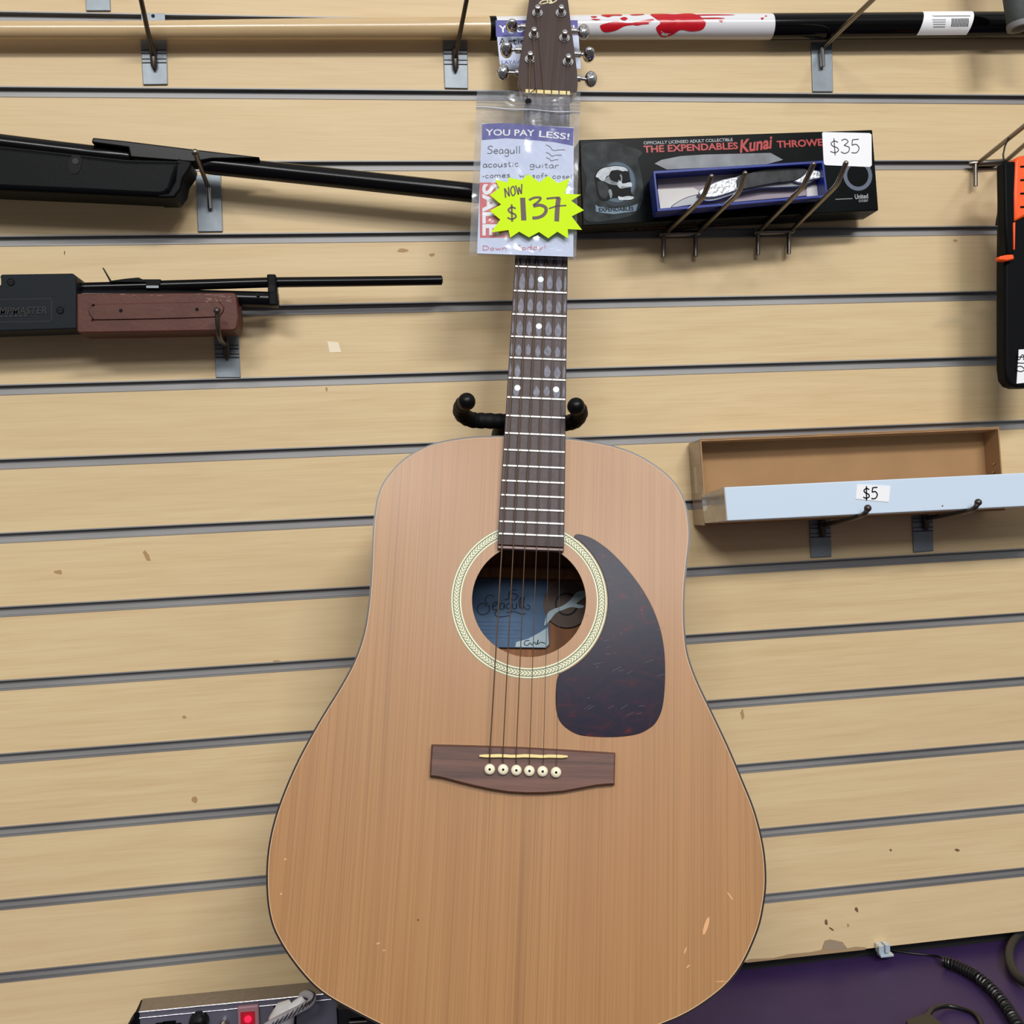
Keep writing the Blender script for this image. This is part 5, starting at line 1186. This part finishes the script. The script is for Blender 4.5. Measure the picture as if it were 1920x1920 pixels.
# ------------------------------------------------------------ tag hanging on the cue behind the headstock
YT = -.0322; PTg = Pl(at(930, 60, YT), (1, 0, 0), (0, 0, 1))
t = thing('price_tag', 'white and blue price tag hanging behind the guitar headstock on the pool cue', 'price tag', at(1000, 60, YT))
mb = MB(); poly_px(mb, PTg, [(929, 38), (1083, 38), (1089, 129), (938, 131)], -.0006, 0); tg = mb.build('paper_tag', M_paperblue, t)
mb = MB(); poly_px(mb, PTg, [(929, 38), (1083, 38), (1084, 66), (930, 69)], 0, .0002); bd = mb.build('blue_band', M_blue, tg)
mb = MB(); printed(mb, PTg, 'YOU PAY LESS!', 936, 60.5, 1078, 59.5, 12.5, h=.0004, bold=.018); mb.build('band_lettering', M_label, bd)
mb = MB(); hand(mb, PTg, 'Action', 936, 84, 998, 82, 12, 1.6, h=.0003); mb.build('handwriting', M_inkd, tg)
mb = MB(); printed(mb, PTg, 'LAYAWAY', 941, 120, 995, 119, 7, h=.0003); mb.build('printed_lettering', mat('pale_blue_ink', (96, 104, 168), .6), tg)

# ------------------------------------------------------------ device on the counter, bottom left
YD0, YD1 = -.062, -.092
t = thing('silver_amplifier', 'slim silver electronic unit with knobs and a lit red switch at the bottom left', 'amplifier', at(420, 1900, -.08))
tb = [at(268, 1873.5, YD0), at(640, 1837, YD0)]; tf = [at(261, 1897, YD1), at(640, 1860, YD1)]
zz = (tb[0].z + tf[0].z) / 2
bl_, br_ = tf[0].copy(), tf[1].copy()
hgt = tf[0].z - (ZC + .006); dn = Vector((0, 0, -hgt))
mb = MB(); mb.hexa([tf[0], tf[1], tf[1] + dn, tf[0] + dn], [tb[0], tb[1], tb[1] + dn, tb[0] + dn]); bod = mb.build('case', M_dev, t, bev=.0008)
PD = Pl(tf[0], tf[1] - tf[0], (0, 0, 1))
mb = MB(); up = Vector((0, 0, .0006)); mb.hexa([tf[0] + up, tf[1] + up, tf[1], tf[0]], [tb[0] + up, tb[1] + up, tb[1], tb[0]]); mb.build('top_panel', M_devtop, t)
mb = MB(); mb.tube([tf[0] + Vector((0, -.0004, -.0002)), tf[1] + Vector((0, -.0004, -.0002))], .0009, 10); a = Vector((0, -.0006, -.0060)); mb.tube([tf[0] + a, tf[1] + a], .0007, 10); mb.build('bright_edge', M_devedge, t, smooth=True)
mb = MB(); mb.hexa([tf[0] + Vector((-.004, .001, 0)), tf[0] + Vector((-.0001, .001, 0)), tf[0] + Vector((-.0001, .001, 0)) + dn, tf[0] + Vector((-.004, .001, 0)) + dn], [tb[0] + Vector((-.002, 0, 0)), tb[0] + Vector((-.0001, 0, 0)), tb[0] + Vector((-.0001, 0, 0)) + dn, tb[0] + Vector((-.002, 0, 0)) + dn]); mb.build('end_cap', M_black, t, bev=.001)
mb = MB(); mb.tube([at(250, 1925, -.075), at(257, 1912, -.08), at(262, 1905, -.085)], .006, 12); mb.build('side_knob', M_black, t, smooth=True)
def dknob(x, y, r, m, hgt_, name='control_knob'):
    a = PD.px(x, y); mb = MB(); mb.tube([PD.pt(a[0], a[1], h_) for h_ in (0, .001, hgt_ * .8, hgt_)], [r, r, r * .92, r * .6], 24); mb.build(name, m, t, smooth=True)
dknob(374, 1913, .0095, M_bsoft, .014); dknob(421, 1915, .0042, M_chrome, .010, 'toggle_knob')
mb = MB(); 
for i, (x0_, x1_, dy_) in enumerate(((292, 309, 0), (306, 330, -3), (326, 340, 1))): poly_px(mb, PD, [(x0_, 1918 + dy_), (x1_, 1916 + dy_), (x1_, 1922), (x0_, 1923)], 0, .0006)
mb.build('badge', M_kblack, t)
mb = MB(); poly_px(mb, PD, [(446, 1884), (486, 1880), (488, 1935), (448, 1935)], 0, .005); lc = mb.build('switch_cover', M_lens, t, bev=.0015)
mb = MB(); poly_px(mb, PD, [(452, 1893), (479, 1891), (480, 1935), (453, 1935)], .005, .0056); sw = mb.build('rocker_switch', M_ledd, t)
mb = MB(); a = PD.px(465, 1911, .006); mb.disc(PD, a[0], a[1], 0, .0033, .0055, .0066, 18); mb.build('indicator_lamp', M_led, sw)
mb = MB(); poly_px(mb, PD, [(513, 1883), (556, 1878), (556, 1935), (513, 1935)], .0, .0008); mb.build('socket', M_kblack, t)
tp = thing('plug_lead', 'white plug with grey braided cable in the silver unit', 'cable', at(540, 1905, -.11))
mb = MB(); P_ = [at(524, 1940, -.105), at(528, 1912, -.108), at(536, 1895, -.108), at(549, 1886, -.106)]; mb.tube(P_, [.012, .0125, .011, .007], 20); mb.tube([at(536, 1900, -.112), at(560, 1884, -.110), at(570, 1872, -.108)], [.005, .006, .0035], 14); mb.build('plug', M_plugw, tp, smooth=True)
mb = MB(); base = catmull([tuple(at(*p)) for p in ((478, 1945, -.130), (500, 1925, -.130), (530, 1908, -.130), (560, 1893, -.128), (580, 1882, -.122), (586, 1870, -.116), (575, 1864, -.108), (566, 1868, -.104))], 14, False)
mb.tube(base, .0038, 14); cb = mb.build('braided_cable', M_braidg, tp, smooth=True)
mb = MB()
for ph in (0, 2.1, 4.2):
    pts = []
    for i, p in enumerate(base):
        a = i * .55 + ph; pts.append(Vector(p) + Vector((math.sin(a) * .5, -math.cos(a) * .9, math.sin(a) * .85)) * .0037)
    mb.tube(pts, .0010, 6)
mb.build('braid_fleck', M_braidd, cb, smooth=True)
t = thing('black_case', 'plain black box partly hidden behind the lower left of the guitar body', 'case', (.02, -.10, ZC))
mb = MB(); a = at(631, 1868, -.10); mb.box(a.x, a.x + .12, -.115, -.062, ZC + .0005, a.z - .004); mb.build('shell', M_gloss, t, bev=.002)
mb = MB(); mb.tube([at(655, 1917, -.118), at(688, 1915, -.118)], .0012, 8); mb.build('seam', M_bsteel, t, smooth=True)

# ------------------------------------------------------------ cables and bits on the counter
def onc(px, py, r=.002): return atz(px, py, ZC + r)
t = thing('coiled_cord', 'black coiled cord with glossy rings lying on the purple counter', 'cord', onc(1850, 1850))
mid = [(1772, 1803), (1800, 1814), (1828, 1829), (1856, 1852), (1880, 1879), (1898, 1905), (1912, 1930), (1925, 1970)]
path = catmull([tuple(onc(x, y, .0072)) for x, y in mid], 24, False); pts = []; nl = 36
tot = len(path)
for i in range(nl * 12):
    f = i / (nl * 12 - 1) * (tot - 1); k = min(int(f), tot - 2); p = Vector(path[k]).lerp(Vector(path[k + 1]), f - k)
    T = (Vector(path[k + 1]) - Vector(path[k])).normalized(); u = Vector((0, 0, 1)); v = T.cross(u).normalized(); an = 2 * math.pi * i / 12
    pts.append(p + (u * math.cos(an) + v * math.sin(an)) * .0052)
mb = MB(); mb.tube(pts, .00145, 8); mb.build('coil', M_cord, t, smooth=True)
mb = MB(); mb.tube(catmull([tuple(onc(x, y, .002 if x < 1750 else .006)) for x, y in ((1658, 1779), (1700, 1786), (1745, 1791), (1765, 1795), (1772, 1802))], 5, False), .0013, 8); mb.build('lead_wire', M_cord, t, smooth=True)
t = thing('clear_clip', 'small clear plastic clip at the foot of the slatwall', 'clip', at(1655, 1780, -.006))
mb = MB(); c = at(1655, 1776, -.006); mb.box(c.x - .007, c.x - .0005, -.011, -.001, c.z - .006, c.z + .0045); mb.box(c.x + .0012, c.x + .007, -.011, -.001, c.z - .005, c.z + .005); mb.build('jaw', M_clear, t, bev=.001)
mb = MB(); mb.box(c.x - .006, c.x + .010, -.013, -.003, c.z - .009, c.z - .0062); mb.build('foot', M_clear, t, bev=.0006)
t = thing('power_adapter', 'black plug adapter with short cable at the bottom edge of the counter', 'adapter', onc(1725, 1915))
a = onc(1722, 1925); mb = MB(); hh = .016
q = [onc(1698, 1911, hh), onc(1740, 1897, hh), onc(1772, 1922, hh), onc(1712, 1945, hh)]; mb.hexa(q, [Vector((v.x, v.y, ZC + .0004)) for v in q]); mb.build('housing', M_adapt, t, bev=.0015)
mb = MB(); mb.tube(catmull([tuple(onc(*p)) for p in ((1740, 1905, .010), (1750, 1892, .008), (1775, 1886, .004), (1805, 1892, .003), (1830, 1903, .003), (1842, 1925, .003), (1845, 1950, .003))], 6, False), .0026, 10); mb.build('cable', M_cord, t, smooth=True)
mb = MB(); mb.tube(catmull([tuple(onc(x, y, r)) for x, y, r in ((1960, 1735, .008), (1925, 1745, .008), (1903, 1762, .008), (1893, 1785, .008), (1896, 1812, .008), (1912, 1835, .008), (1940, 1850, .008))], 8, False), .0052, 14)
mb.build('power_cable', mat('thick_black_cable', (26, 26, 28), .5), None, smooth=True, loc=onc(1900, 1800, 0), label='thick black cable looping in at the right edge of the counter', cat='cable')
